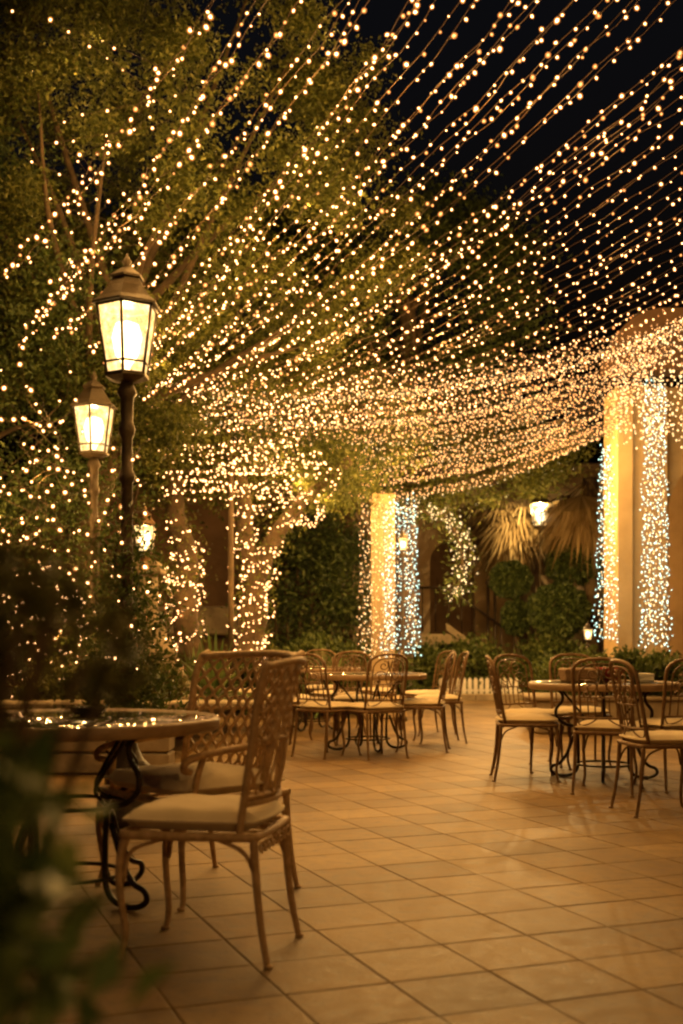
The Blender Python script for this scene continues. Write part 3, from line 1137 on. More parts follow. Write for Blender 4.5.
q.box((0, 0, .31), (.42, .36, .10), bev=.02)
q.build('stepped_base', MAT['stone'], m)
q = MB()
q.lathe([(.17, .36), (.18, .39), (.12, .42), (.13, .45), (.145, .50), (.13, .55), (.10, .57), (.105, .60), (.08, .65), (.05, .66), (.055, .69), (.03, .74), (.003, .76)], 18)
q.build('finial', MAT['stone'], m)
# low stone trough below the right plants
m = empty('stone_trough', (P(640, 0, 13.4).x, 13.6, 0))
tag(m, 'low stone planting trough in front of the cream building', 'planter')
q = MB()
q.box((0, 0, .2), (2.5, .9, .40), bev=.03)
q.build('trough_body', MAT['stone'], m)
q = MB()
q.box((0, 0, .41), (2.6, 1.0, .05), bev=.015)
q.build('coping', MAT['stone'], m)
# picket edging
m = empty('picket_fence', (P(478, 0, 20.5).x, 20.95, 0.0))
tag(m, 'low white picket edging in front of the planting bed', 'fence')
for k in range(14):
    q = MB()
    x_ = -.62 + k * .105
    q.add([(x_ - .036, -.01, .05), (x_ + .036, -.01, .05), (x_ + .036, -.01, .36), (x_, -.01, .40), (x_ - .036, -.01, .36), (x_ - .036, .01, .05), (x_ + .036, .01, .05), (x_ + .036, .01, .36), (x_, .01, .40), (x_ - .036, .01, .36)], [[0, 1, 2, 3, 4], [9, 8, 7, 6, 5], [0, 5, 6, 1], [1, 6, 7, 2], [2, 7, 8, 3], [3, 8, 9, 4], [4, 9, 5, 0]], 0, False)
    q.build('picket', MAT['white_paint'], m)
q = MB()
q.box((.06, .03, .16), (1.55, .03, .04))
q.build('rail', MAT['white_paint'], m)
# thin pole by the wrapped trees
pt = P(231, 470, 14.2)
m = MB()
m.tube([(0, 0, .44), (0, 0, pt.z)], .035, 8)
tag(m.build('wooden_pole', MAT['bark'], None, (pt.x, pt.y, 0)), 'thin upright pole between the two light wrapped trees', 'pole')

# ------------------------------------------------------------------ trees
tree('leafy_tree', 'large leafy tree with golden lit crown over the lantern posts', (-3.1, 12.2, 0), (-1.7, 11.7, 5.7), (2.5, 1.35, 2.7), 205, 120000, .054, .15, .24, MAT['leaf_tree'], 1, top=(-2.2, 11.9, 4.5))
tree('leafy_tree', 'dark leafy tree at the left edge dotted with scattered lights', (-4.6, 11.6, 0), (-4.1, 11.2, 3.3), (1.7, 1.0, 2.9), 130, 60000, .055, .24, .2, MAT['leaf_dark'], 2)
T3A = ((192, 662), (184, 600), (188, 560), (176, 520), (172, 480), (150, 440))
T3B = ((186, 580), (174, 585), (160, 570), (147, 565))
T4A = ((246, 662), (250, 610), (262, 565), (284, 522), (314, 490), (350, 460))
T4B = ((252, 662), (258, 600), (247, 545), (243, 490), (225, 430))


def wrapped_tree(label, paths, Y, crown_c, radii, k, n, seed):
    base = P(paths[0][0][0], 640, Y)
    base.z = .4
    root = empty('wrapped_tree', base)
    tag(root, label, 'tree')
    mb = MB()
    allp = []
    for pi, (px, r0, r1) in enumerate([(p[0:-2], p[-2], p[-1]) for p in paths]):
        c = [q - base for q in smooth_path([P(x_, y_, Y) for x_, y_ in px], 6)]
        rr = random.Random(seed + pi)
        c = [q + Vector((rr.uniform(-.012, .012), rr.uniform(-.03, .03), 0)) for q in c]
        mb.tube(c, [r0 + (r1 - r0) * i / (len(c) - 1) for i in range(len(c))], 12)
        allp += c
    mb.build('trunk', MAT['bark'], root)
    pts, cc = clumps(Vector(crown_c) - base, radii, k, n, .22, .4)
    leaves_object('crown', pts, .06, MAT['leaf_tree'], root)
    pv = np.array([tuple(q) for q in allp])
    iv = pv[rng.integers(0, len(pv), 2600)] + rng.normal(size=(2600, 3)) * np.array([.12, .12, .10])
    leaves_object('ivy', iv, .055, MAT['leaf_tree'], root)


b3, b4 = P(183, 640, 14.6), P(248, 640, 14.6)
wrapped_tree('curving tree trunk wrapped in lights behind the pillar lantern', [T3A + (.17, .09), T3B + (.07, .04)], 14.6, (b3.x - .1, 14.9, 3.9), (1.5, 1.1, 1.05), 60, 26000, 3)
wrapped_tree('leaning forked tree wrapped in lights right of the thin pole', [T4A + (.15, .06), T4B + (.13, .07)], 14.6, (b4.x + .55, 15.1, 3.8), (1.55, 1.0, .95), 60, 28000, 4)
tree('shade_tree', 'dim broad tree against the night sky above the light canopy', (.95, 20.2, 0), (1.2, 19.6, 6.9), (2.2, 1.4, 1.7), 60, 24000, .09, .3, .3, MAT['leaf_dark'], 5)
tree('shade_tree', 'tall dark tree rising behind the golden crown', (-2.2, 23, 0), (-2.0, 22, 6.4), (4.0, 1.8, 3.2), 80, 26000, .15, .55, .35, MAT['leaf_dark'], 6)
tree('pergola_tree', 'low spreading tree with lit leaves behind the central column top', (.66, 20.0, 0), (0.6, 19.6, 4.3), (3.5, .8, .95), 90, 34000, .07, .22, .16, MAT['leaf_tree'], 7, top=(.66, 19.8, 4.0))
# hedges at the back
for lb, x0, x1, Y, z0, h, n in (('dark clipped hedge in the shade right of the forked tree', 268, 365, 19.2, .1, 3.4, 12000),):
    a, b = P(x0, 0, Y).x, P(x1, 0, Y).x
    root = empty('hedge', ((a + b) / 2, Y, 0))
    tag(root, lb, 'hedge')
    pts, cc = clumps((0, 0, h / 2), ((b - a) / 2, .45, h / 2), 60, n, .2, .5)
    pts = pts[pts[:, 2] > 0.03]
    leaves_object('foliage', pts, .09, MAT['leaf_hedge'], root)
    q = MB()
    for k in range(7):
        xx = -(b - a) / 2 + (b - a) * (k + .5) / 7
        q.tube([(xx, 0, 0), (xx + rnd.uniform(-.1, .1), 0, h * .7)], .03, 6)
    q.build('stem', MAT['bark'], root)
# shrubs
SH = [(262, 650, 16.6, .55, .42), (290, 645, 16.9, .62, .48), (318, 640, 17.2, .66, .60), (345, 648, 17.0, .6, .45), (372, 655, 18.5, .6, .45),
      (430, 660, 21.6, .8, .45), (462, 662, 21.8, .8, .50), (492, 660, 21.7, .8, .52), (522, 662, 21.8, .8, .48), (552, 660, 21.9, .9, .55)]
desc = ['against the forked trunk', 'next to the forked tree', 'tallest before the dark hedge', 'left of the light column', 'behind the light column',
        'right of the light column', 'behind the picket edging', 'below the iron posts', 'below the clipped bushes', 'behind the profile chair']
for k, ((x_, y_, Y, rr, hh), d_) in enumerate(zip(SH, desc)):
    pt = P(x_, 0, Y)
    shrub('leafy green shrub in the back bed, %s' % d_, (pt.x, Y, 0), (rr * 1.1, .5, hh), 3200, .10, MAT['leaf_shrub'], k)
for k, (x_, d_) in enumerate(((575, 'nearest the tiny lantern'), (606, 'under the left pale curtain'), (640, 'between the pale curtains'), (676, 'at the right edge'))):
    pt = P(x_, 0, 13.5)
    shrub('bushy plant in the trough before the cream building, %s' % d_, (pt.x, 13.5, .4), (.42, .36, .26), 1700, .085, MAT['leaf_shrub'], 40 + k, 'bushy plants in the stone trough')
# palmetto plants and ferns
for k, (x_, y_, Y, L, z, d_) in enumerate(((214, 665, 12.0, .75, .45, 'spiky palmetto behind the wicker armchair below the wrapped trees'), (196, 660, 13.2, .6, .45, 'smaller spiky palmetto beside the tiered pedestal'), (327, 630, 16.2, 1.0, .1, 'spiky palmetto taller than the shrubs before the dark hedge'), (352, 625, 17.6, 1.0, .1, 'spiky palmetto left of the light wrapped column'), (300, 640, 16.0, .8, .1, 'spiky palmetto standing between shrubs near the forked tree'), (548, 0, 20.9, .75, .1, 'yellow green spiky plant before the clipped bushes'))):
    pt = P(x_, 0, Y)
    blade_plant('palmetto', d_, (pt.x, Y, z), 60, L, .022, MAT['blade'], 'spiky palmetto plants', seed=k)
for k, (x_, Y, d_) in enumerate(((60, 9.75, 'feathery fern in the planter nearest the left edge'), (110, 9.8, 'feathery fern in the planter behind the table'), (150, 9.7, 'feathery fern in the planter touching the tiered pedestal'))):
    pt = P(x_, 0, Y)
    shrub(d_, (pt.x, Y, .45), (.34, .24, .22), 3500, .06, MAT['leaf_needle'], 60 + k, 'ferns in the stone planter', aspect=.16, name='fern')
# topiary
root = empty('topiary', (P(540, 0, 22.4).x, 22.4, 0))
tag(root, 'clipped cloud topiary of rounded dark green balls below the white lantern', 'topiary')
q = MB()
q.tube(smooth_path([(0, 0, 0), (.05, 0, .6), (0, 0, 1.2)], 5), .07, 8)
for tx, tz in ((-.53, 2.2), (.78, 2.5), (.29, 1.6)):
    q.tube(smooth_path([(tx * .25, .3, .1), (tx * .8, .35, tz * .5), (tx, .3, tz)], 5), .03, 7)
q.build('trunk', MAT['bark'], root)
for bx_, bz_, rr, hh, yy in ((P(555, 0, 22.4).x, P(0, 611, 22.4).z, .60, .53, -.45), (P(513, 0, 22.4).x, P(0, 579, 22.4).z, .42, .37, .25), (P(580, 0, 22.4).x, P(0, 563, 22.4).z, .60, .42, .5), (P(519, 0, 22.4).x, P(0, 617, 22.4).z, .30, .36, .35)):
    d = rand_dirs(7000)
    r_ = (rng.uniform(.72, 1, 7000) + .06 * np.sin(d[:, 0] * 9) * np.cos(d[:, 2] * 8))
    pts = d * r_[:, None] * np.array([rr, rr, hh]) + np.array([bx_ - root.location.x, yy, bz_])
    leaves_object('clipped_ball', pts, .085, MAT['leaf_hedge'], root, axis=d)
# palms
def palm(label, base, h, frond_n, L, seed, dry, arc=(0, 2 * PI), skirt=False):
    rnd_ = random.Random(seed)
    root = empty('fan_palm', base)
    tag(root, label, 'palm', 'fan palms')
    q = MB()
    pts = smooth_path([(0, 0, 0), (.05, 0, h * .5), (0, 0, h)], 8)
    q.tube(pts, [.17 - .03 * i / len(pts) + .015 * (i % 2) for i in range(len(pts))], 10)
    q.build('trunk', MAT['bark'], root)
    q = MB()
    for i in range(frond_n):
        a = rnd_.uniform(*arc)
        el = rnd_.uniform(-1.3, -.5) if skirt else rnd_.uniform(-1.15, .25)
        stem = rnd_.uniform(.35, .6) * L
        d = Vector((math.cos(a) * math.cos(el), math.sin(a) * math.cos(el), math.sin(el)))
        c = Vector((0, 0, h)) + d * stem
        q.tube([(0, 0, h), c], .012, 5)
        s_ = d.cross(Vector((0, 0, 1))).normalized()
        up_ = s_.cross(d)
        for k in range(22):
            t = -1.25 + 2.5 * k / 21
            bd = (d * math.cos(t) + s_ * math.sin(t)).normalized()
            LL = L * .75 * (.75 + .25 * math.cos(t)) * rnd_.uniform(.85, 1.1)
            sw = bd.cross(up_).normalized() * .030
            mid = c + bd * LL * .55 + Vector((0, 0, -.04))
            tip = c + bd * LL + Vector((0, 0, -.38 * LL * rnd_.uniform(.5, 1.3)))
            q.add([c - sw * .4, c + sw * .4, mid + sw, mid - sw, tip], [[0, 1, 2, 3], [3, 2, 4]], 0, False)
    q.build('fronds', MAT['dry_frond'] if dry else MAT['blade'], root)
    return root


pt = P(538, 530, 23.6)
palm('fan palm with drooping straw coloured fronds beside the white lantern', (pt.x, 25.2, 0), P(0, 508, 25.2).z, 38, 1.35, 5, True, (PI * .6, PI * 1.55))
pt = P(592, 480, 22.6)
palm('palm with a hanging skirt of dry thatch left of the tall light curtain', (pt.x, 22.8, 0), P(0, 478, 22.8).z, 34, 1.4, 9, True, skirt=True)

# foreground plants, out of focus
def fg_plant(name, label, base, cen, radii, k, n, size, mat, spread, aspect, seed, droop=.2):
    root = empty(name, base)
    tag(root, label, 'plant')
    b = Vector(base)
    pts, cc = clumps(Vector(cen) - b, radii, k, n, spread, .1)
    q = MB()
    for c in cc[::2]:
        c = Vector(c)
        q.tube(smooth_path([(0, 0, 0), (c.x * .4, c.y * .4, c.z * .55), c], 6), .004, 5)
    q.build('stem', MAT['bark'], root)
    leaves_object('foliage', pts, size, mat, root, aspect=aspect, droop=droop)
    return root


fg_plant('leafy_shrub', 'out of focus glossy leafed shrub at the bottom left corner', (-.44, 1.0, 0), (-.318, .95, .69), (.070, .12, .34), 44, 1150, .05, MAT['leaf_gloss'], .035, .5, 1)
fg_plant('feathery_conifer', 'dark blurred feathery branches hanging before the left end of the table', (-.50, 1.22, 0), (-.345, 1.2, 1.08), (.14, .16, .085), 40, 900, .034, MAT['leaf_needle'], .03, .16, 2)

# ------------------------------------------------------------------ string lights
def bulb_mesh(name, r, L, mat, seg=8):
    mb = MB()
    mb.lathe([(r * .45, 0), (r * .5, L * .22)], seg, mi=1, caps=True)
    mb.lathe([(r * .5, L * .2), (r * .95, L * .42), (r, L * .6), (r * .75, L * .85), (r * .1, L)], seg, mi=2)
    mb.lathe([(r * .1, L * .32), (r * .42, L * .45), (r * .44, L * .60), (r * .1, L * .77)], 6)
    o = mb.build(name, [MAT[mat], MAT['cap'], MAT['envelope']])
    me = o.data
    bpy.data.objects.remove(o)
    return me


BULB = bulb_mesh('bulb', .0118, .031, 'bulb')
BULB_DIM = bulb_mesh('bulb', .0112, .029, 'bulb_dim')
BULB_BIG = bulb_mesh('bulb', .0165, .041, 'bulb', 7)
BULB_MID = bulb_mesh('bulb', .0140, .036, 'bulb', 7)


def in_view(p, mg=60):
    if p.y < .3:
        return False
    x, y = CX + F * p.x / p.y, HZ - F * (p.z - CH) / p.y
    return -mg < x < 683 + mg and -mg < y < 1024 + mg


def resample(pts, step, jitter=.25, seed=0):
    rnd_ = random.Random(seed)
    out, acc, nxt = [], 0.0, step * rnd_.random()
    for a, b in zip(pts, pts[1:]):
        L = (b - a).length
        while nxt <= acc + L:
            out.append(a.lerp(b, (nxt - acc) / max(L, 1e-9)))
            nxt += step * (1 + jitter * rnd_.uniform(-1, 1))
        acc += L
    return out


def strand(pts, step, label, group, seed, name='string_light', mesh=None, wire=.0021, cat='string light', hang=1.0, limit=100):
    """a wire with its bulbs, every bulb a part"""
    mesh = mesh or BULB
    rnd_ = random.Random(seed)
    mb = MB()
    mb.tube(pts, wire, 5)
    root = mb.build(name, MAT['wire'])
    tag(root, label, cat, group)
    n = 0
    for p in resample(pts, step, .45, seed):
        if n >= limit or not in_view(p):
            continue
        d = Vector((rnd_.uniform(-1, 1), rnd_.uniform(-1, 1), rnd_.uniform(-1.2, .5) - .3 * hang)).normalized()
        b = bpy.data.objects.new('bulb', BULB_DIM if mesh is BULB and rnd_.random() < .22 else mesh)
        COL.objects.link(b)
        b.parent = root
        b.location = p + d * .003
        sc_ = rnd_.choice((.62, .8, .92, 1.0, 1.0, 1.1, 1.25, 1.5))
        b.scale = (sc_, sc_, sc_)
        b.rotation_euler = d.to_track_quat('Z', 'Y').to_euler()
        n += 1
    return root


def mass_strand(pts, step, label, group, seed, mat, r=.011, name='string_light', spread=.03, cat='string light', wire=.002):
    """a strand so far off that its bulbs are specks: wire and one mass of bulbs"""
    rnd_ = random.Random(seed)
    mb = MB()
    mb.tube(pts, wire, 4)
    root = mb.build(name, MAT['wire'])
    tag(root, label, cat, group)
    bm = MB()
    for p in resample(pts, step, .5, seed):
        c = p + Vector((rnd_.uniform(-1, 1), rnd_.uniform(-1, 1), rnd_.uniform(-1, .6))) * spread
        rr = r * rnd_.uniform(.75, 1.2)
        bm.add([c + Vector(q) * rr for q in ((1, 0, 0), (0, 1, 0), (-1, 0, 0), (0, -1, 0), (0, 0, 1.3), (0, 0, -1.3))],
               [[0, 1, 4], [1, 2, 4], [2, 3, 4], [3, 0, 4], [1, 0, 5], [2, 1, 5], [3, 2, 5], [0, 3, 5]], 0, False)
    o = bm.build('bulbs', MAT[mat], root)
    o['kind'] = 'stuff'
    return root


def sag_line(a, b, sag, n=26, wob=.012, seed=0):
    rnd_ = random.Random(seed)
    out = []
    for i in range(n + 1):
        t = i / n
        p = a.lerp(b, t)
        p.z -= sag * 4 * t * (1 - t)
        p += Vector((rnd_.uniform(-1, 1), rnd_.uniform(-1, 1), rnd_.uniform(-1, 1))) * wob
        out.append(p)
    return out


FAN = [  # (pixel where it leaves the frame) -> (pixel of its far end), heights
    (200, 0, -20, 300), (249, 0, 20, 345), (284, 0, 30, 322), (328, 0, 62, 335), (352, 0, 90, 350), (395, 0, 110, 362), (410, 0, 120, 378),
    (448, 0, 128, 372), (494, 0, 140, 372), (555, 0, 160, 385), (586, 0, 172, 388), (611, 0, 182, 398),
    (683, 22, 195, 396), (683, 45, 200, 408), (683, 78, 210, 404), (683, 98, 222, 412), (683, 149, 240, 410), (683, 191, 250, 416), (683, 227, 262, 414),
    (683, 247, 274, 420), (683, 275, 290, 418), (683, 303, 300, 420),
    (520, 0, 150, 392), (640, 0, 186, 392), (683, 60, 205, 416), (683, 125, 228, 420), (683, 170, 236, 424), (683, 208, 256, 408), (683, 262, 268, 430), (683, 288, 282, 430), (683, 314, 310, 432)]
fan_lines = []
for k, (nx_, ny_, fx_, fy_) in enumerate(FAN):
    t = min(1, max(0, (nx_ + ny_ * 1.3 - 200) / 880))
    a = Pz(nx_, ny_, 4.35 + .55 * t)
    b = Pz(fx_, fy_, 3.35 - .1 * t)
    a = a + (a - b) * .22
    cnt = 2
    for j in range(cnt):
        off = Vector((.05, .03, .05)) * (j * 1.0)
        ln = sag_line(a + off * 2.2, b - off * .8, .06 + .2 * t + random.Random(k * 3 + j).uniform(0, .14), wob=.02, seed=k * 5 + j)
        fan_lines.append(ln)
        side = 'left' if t < .33 else ('middle' if t < .72 else 'right')
        lab = {'left': 'warm bulb strand fanning steeply up over the golden leafy crown', 'middle': 'warm bulb strand crossing the black sky toward the upper corner',
               'right': 'warm bulb strand sweeping low across the dark sky toward the parapet'}[side]
        strand(ln, random.Random(k * 9 + j).uniform(.085, .13) if side == 'left' else random.Random(k * 9 + j).uniform(.095, .15), lab, 'overhead strands, ' + {'left': 'steep fan over the tree', 'middle': 'diagonal across the sky', 'right': 'shallow toward the parapet'}[side], k * 7 + j)

# the dense far canopy
NC = 84
for k in range(NC):
    u = k / (NC - 1)
    jx = random.Random(k).uniform(-1, 1)
    a = P(690 - 78 * u + 6 * jx, 316 + 116 * u, 14.7 - .3 * u)
    Yb = 12.4 + 5.0 * u
    b = P(110 + 200 * u + 70 * jx, 372 + 122 * u + 14 * jx, Yb)
    ln = sag_line(a, b, .42 - .12 * u + .05 * jx, 30, .02, k)
    mass_strand(ln, .085, 'dense strand of small warm lights in the low canopy between trees and cream building', 'far canopy strands', k, 'bulb_far' if k % 6 else 'bulb_pale', .0068 + .0008 * (k % 3), spread=.035)
# net of lights over the building front
for k in range(24):
    x_ = 611 + 3.2 * k
    a = P(x_, 356 - .42 * (x_ - 612) - 2, 14.6)
    b = P(x_ + 2 * math.sin(k), 438 + 8 * math.sin(k * 1.7), 14.55)
    ln = sag_line(a, b, 0, 12, .03, k)
    mass_strand(ln, .07, 'pale strand of the light net hanging over the cream building front', 'light net strands on the cream building', 90 + k, 'bulb_pale' if k % 3 else 'bulb_far', .0105, 'icicle_light', .05)


def curtain(x0, x1, y0, y1, Y, n, flare, mats, label, group, seed, depth=.15, step=.06, r=.0080):
    rnd_ = random.Random(seed)
    for k in range(n):
        t = (k + .5) / n
        xm, hw = (x0 + x1) / 2, (x1 - x0) / 2
        dy = rnd_.uniform(-depth, depth)
        a = P(xm + (t * 2 - 1) * hw, y0 + rnd_.uniform(-6, 6), Y + dy * .5)
        b = P(xm + (t * 2 - 1) * hw * flare, y1 + rnd_.uniform(-8, 4), Y + dy)
        mass_strand(sag_line(a, b, 0, 14, .02, seed + k), step, label, group, seed + k, mats[k % len(mats)], r, 'curtain_light', .03)


curtain(602, 611, 446, 642, 14.6, 10, 2.9, ['bulb_cool', 'bulb_cool', 'bulb_pale'], 'cool white light strand in the narrow flaring curtain left of the cream pier', 'narrow pale curtain strands', 300)
curtain(646, 664, 384, 648, 14.5, 15, 1.8, ['bulb_cool', 'bulb_pale'], 'cool white light strand in the curtain on the cream pier front', 'pier curtain strands', 340)
curtain(360, 390, 500, 655, 15.62, 15, 1.2, ['bulb_far', 'bulb_pale'], 'warm light strand hanging down the front of the central column', 'warm column strands', 380, .05, .09)
curtain(386, 416, 500, 656, 15.55, 19, 1.3, ['bulb_cool', 'bulb_pale', 'bulb_cool'], 'pale light strand hanging beside the central column', 'pale column strands', 420, .2)
# lit vine swag right of the column
for k in range(9):
    o_ = [(x_ + k * 2 - 4, y_ + 3 * math.sin(k * 2)) for x_, y_ in ((392 + k * 3, 500), (425, 509), (448, 519), (460, 545), (460, 573), (448, 598))]
    ln = smooth_path([P(x_, y_, 17.2) for x_, y_ in o_], 6)
    mass_strand(ln, .085, 'pale light strand on the hanging vine right of the central column', 'hanging vine strands', 470 + k, 'bulb_pale', .0095, 'vine_light', .10)
q = MB()
ln = smooth_path([P(x_, y_, 17.25) for x_, y_ in ((405, 500), (425, 512), (448, 520), (460, 545), (462, 575), (453, 596))], 6)
q.tube(ln, .02, 6)
v_root = empty('hanging_vine', ln[0])
tag(v_root, 'leafy hanging vine tip carrying pale lights right of the central column', 'vine')
for o in [q.build('vine_stem', MAT['bark'], v_root)]:
    o.location = -Vector(ln[0])
pv = np.array([tuple(p - ln[0]) for p in ln])
pts = pv[rng.integers(0, len(pv), 650)] + rng.normal(size=(650, 3)) * .13
leaves_object('foliage', pts, .08, MAT['leaf_shrub'], v_root)

# creepers on the lantern posts
for k, (pp_, z0, z1, n, rr, lb) in enumerate(((p1, .55, 2.0, 4200, .14, 'leafy creeper climbing the tallest lantern post'), (p2, .5, 2.2, 2600, .15, 'leafy creeper climbing the second lantern post'))):
    root = empty('creeper', (pp_.x, pp_.y, 0))
    tag(root, lb, 'creeper')
    q = MB()
    q.tube(smooth_path([(.07 * math.cos(i * .9), .07 * math.sin(i * .9), .02 + (z1 - .02) * i / 14) for i in range(15)], 4), .008, 5)
    q.build('stem', MAT['bark'], root)
    zz = rng.beta(1.0, 2.3, n) * (z1 - z0) + z0
    sp_ = rr * (1.25 - .8 * (zz - z0) / (z1 - z0))
    pts = np.stack([rng.normal(size=n) * sp_, rng.normal(size=n) * sp_, zz], axis=1)
    leaves_object('foliage', pts, .045, MAT['leaf_dark'], root)

# lights in the trees
def scatter_strand(x0, x1, y0, y1, Y0, Y1, n, seed):
    rnd_ = random.Random(seed)
    pts = [P(rnd_.uniform(x0, x1), y0 + (y1 - y0) * i / (n - 1) + rnd_.uniform(-14, 14), rnd_.uniform(Y0, Y1)) for i in range(n)]
    return smooth_path(pts, 5)


for k in range(15):
    ln = scatter_strand(-20, 70 + 7 * k, 340 + 8 * k, 690, 9.6, 10.2, 9, 600 + k)
    strand(ln, .33, 'warm bulb strand draped through the dark foliage at the left edge', 'strands draped in the dark left tree', 600 + k, 'tree_light', BULB_BIG, .0016)
for k in range(5):
    ln = scatter_strand(10, 190, 10 + 40 * k, 340, 9.3, 10.4, 9, 640 + k)
    strand(ln, .30, 'warm bulb strand tangled in the golden leafy crown', 'strands tangled in the golden crown', 640 + k, 'tree_light', BULB_MID, .0016)
for k in range(9):
    ln = scatter_strand(140, 330, 395 + 8 * k, 505, 13.3, 13.9, 9, 660 + k)
    strand(ln, .11, 'warm bulb strand spread through the low crowns of the wrapped trees', 'strands in the wrapped tree crowns', 660 + k, 'tree_light', BULB_MID, .0016)


def wrap(px, Y, turns, r, seed, label, group):
    c = smooth_path([P(x_, y_, Y) for x_, y_ in px], 16)
    rw = random.Random(seed + 900)
    pts = []
    for i, p in enumerate(c):
        a = 2 * PI * turns * i / len(c)
        a += rw.uniform(-.9, .9)
        rr = r * (1.1 - .3 * i / len(c)) * rw.uniform(.85, 1.25)
        p = p + Vector((0, 0, rw.uniform(-.09, .09)))
        pts.append(p + Vector((math.cos(a) * rr, math.sin(a) * rr, 0)))
    strand(pts, .085, label, group, seed, 'trunk_light', BULB_MID, .0035)


for k, (px, turns, r, lab) in enumerate((
        (T3A[:5], 9, .17, 'warm bulb strand wound round the curving trunk behind the pillar lantern'), (T3A[:5], 7, .23, 'warm bulb strand wound round the curving trunk behind the pillar lantern'),
        (T3B, 5, .10, 'warm bulb strand on the low bough bending toward the pillar lantern'),
        (T4A[:5], 11, .15, 'warm bulb strand wound round the leaning trunk of the forked tree'), (T4A[:5], 9, .22, 'warm bulb strand wound round the leaning trunk of the forked tree'),
        (T4B[:4], 9, .14, 'warm bulb strand wound round the upright stem of the forked tree'), (T4B[:4], 7, .19, 'warm bulb strand wound round the upright stem of the forked tree'),
        (((231, 640), (231, 560), (231, 480)), 8, .05, 'warm bulb strand wound round the thin pole'),
        (((284, 522), (300, 516), (314, 522), (322, 508)), 5, .08, 'warm bulb strand on the outer bough of the forked tree'))):
    wrap(px, 14.5, turns, r, k + 1, lab, 'trunk strands')
lp_ = [Vector((p1.x + .09 * math.cos(i * 1.35) * (1 + .3 * math.sin(i)), p1.y + .09 * math.sin(i * 1.35), .9 + 1.35 * i / 40)) for i in range(41)]
strand(smooth_path(lp_, 3), .17, 'warm bulb strand wound loosely round the tallest lantern post', 'strands on the lantern posts', 735, 'post_light', BULB_MID, .0016)
for k in range(3):
    ln = scatter_strand(20 + 40 * k, 90 + 60 * k, 596, 668, 9.7, 10.3, 9, 720 + k)
    strand(ln, .16, 'warm bulb strand low among the planter ferns behind the table', 'strands in the planter ferns', 720 + k, 'tree_light', BULB_MID, .0016)

# ------------------------------------------------------------------ light from the strands, plus added fill lamps
LP = 6.0
rl = random.Random(11)
for k, ln in enumerate(fan_lines):
    if k % 2 == 0:
        for t in (.06, .3, .55, .8):
            p = ln[int(t * (len(ln) - 1))]
            lamp(p + Vector((0, 0, -.16)), LP * rl.uniform(.8, 1.2), .012)
for k in range(18):
    u = (k + .5) / 18
    a = P(690 - 78 * u, 322 + 108 * u, 14.5)
    b = P(150 + 205 * u, 398 + 100 * u, 12.4 + 5 * u)
    for t in (.25, .55, .85):
        p = a.lerp(b, t)
        p.z -= .36 * 4 * t * (1 - t)
        lamp(p + Vector((0, 0, -.5)), 8 if t > .8 else 17, .012, (1, .52, .14))
for x_, y_, Y in ((604, 560, 13.6), (655, 470, 13.4), (640, 400, 13.4), (668, 600, 13.4)):
    lamp(P(x_, y_, Y), 2.0, .012, (1, .74, .36))
for x_, y_, Y in ((408, 530, 15.0), (410, 600, 15.0), (456, 540, 16.9), (455, 590, 16.9)):
    lamp(P(x_, y_, Y), 2.0, .012, (1, .74, .36))
for x_, y_, Y in ((225, 615, 11.3), (120, 640, 9.3), (10, 500, 9.7), (30, 590, 9.5), (186, 580, 14.0), (250, 600, 13.9), (285, 520, 13.9), (200, 470, 13.2), (290, 450, 13.2), (160, 440, 13.0), (30, 420, 9.8), (40, 560, 9.8), (60, 640, 9.7), (40, 480, 9.6)):  # first one is a fill lamp added to brighten palmetto and pedestal
    lamp(P(x_, y_, Y), 10, .012)
for k in range(22):  # lamps added inside the crown for glowing pockets, no bulbs of their own
    rr_ = random.Random(k + 77)
    lamp(P(rr_.uniform(20, 400), rr_.uniform(0, 400), rr_.uniform(10.5, 11.2)), 2.6, .012, (1, .52, .14))
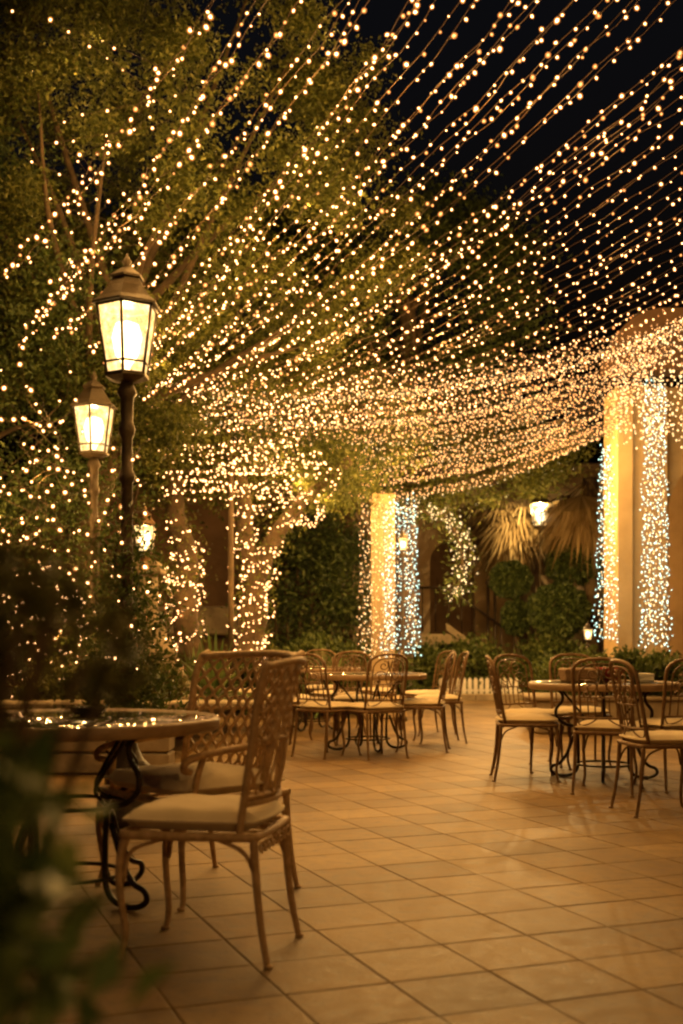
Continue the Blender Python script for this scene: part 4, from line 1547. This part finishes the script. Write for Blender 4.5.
for x_, y_, Y in ((60, 60, 9.9), (150, 30, 9.7), (240, 60, 9.8), (330, 40, 9.9), (120, 150, 9.9), (210, 170, 9.9), (300, 150, 10.0), (370, 110, 10.2), (60, 260, 9.9), (170, 270, 10), (260, 260, 10.2), (340, 240, 10.4)):
    lamp(P(x_, y_, Y), 11, .012, (1, .52, .14))
for x_, y_, Y in ((200, 455, 12.7), (260, 490, 12.7), (320, 492, 12.9), (350, 430, 13.4), (500, 465, 14)):
    lamp(P(x_, y_, Y), 12, .012, (1, .52, .14))
for x_, y_, Y, e_ in ((498, 545, 19.4, 130), (578, 575, 19.6, 80), (470, 600, 21.0, 20), (330, 570, 15.8, 14), (270, 600, 15.4, 10)):  # fill lamps added before the topiary and back plants, not on any strand
    lamp(P(x_, y_, Y), e_, .012, (1, .56, .17))
for p, e_ in (((-1.1, .6, 2.9), 12), ((.5, 1.6, 3.0), 7), ((.9, 3.0, 3.3), 9), ((2.6, -2.0, 2.1), 125), ((-.3, 3.4, 3.4), 18), ((-.1, 9.6, 3.7), 34), ((.9, 10.4, 3.8), 22)):  # unseen fill lamps added for chairs, near plants and the mid floor pool
    lamp(Vector(p), e_, .012)
for x_, y_, Y in ((270, 585, 15.6), (310, 575, 16.2), (345, 580, 16.4), (440, 610, 19.8), (490, 622, 20.2), (540, 640, 20.6), (455, 560, 21.5)):  # fill lamps added to lift the dark back bed and brown wall
    lamp(P(x_, y_, Y), 16, .012, (1, .52, .14))

# ------------------------------------------------------------------ render settings
scene.view_settings.view_transform = 'Standard'
scene.view_settings.look = 'None'
scene.view_settings.exposure = 0
scene.view_settings.gamma = 1
cy = scene.cycles
cy.use_denoising = True
cy.use_light_tree = True
cy.max_bounces = 4
cy.diffuse_bounces = 2
cy.glossy_bounces = 2
cy.transparent_max_bounces = 20
cy.sample_clamp_indirect = 5.0
cy.adaptive_threshold = 0.025
cy.sample_clamp_direct = 0
cy.caustics_reflective = False
cy.caustics_refractive = False
cy.filter_width = 2.3
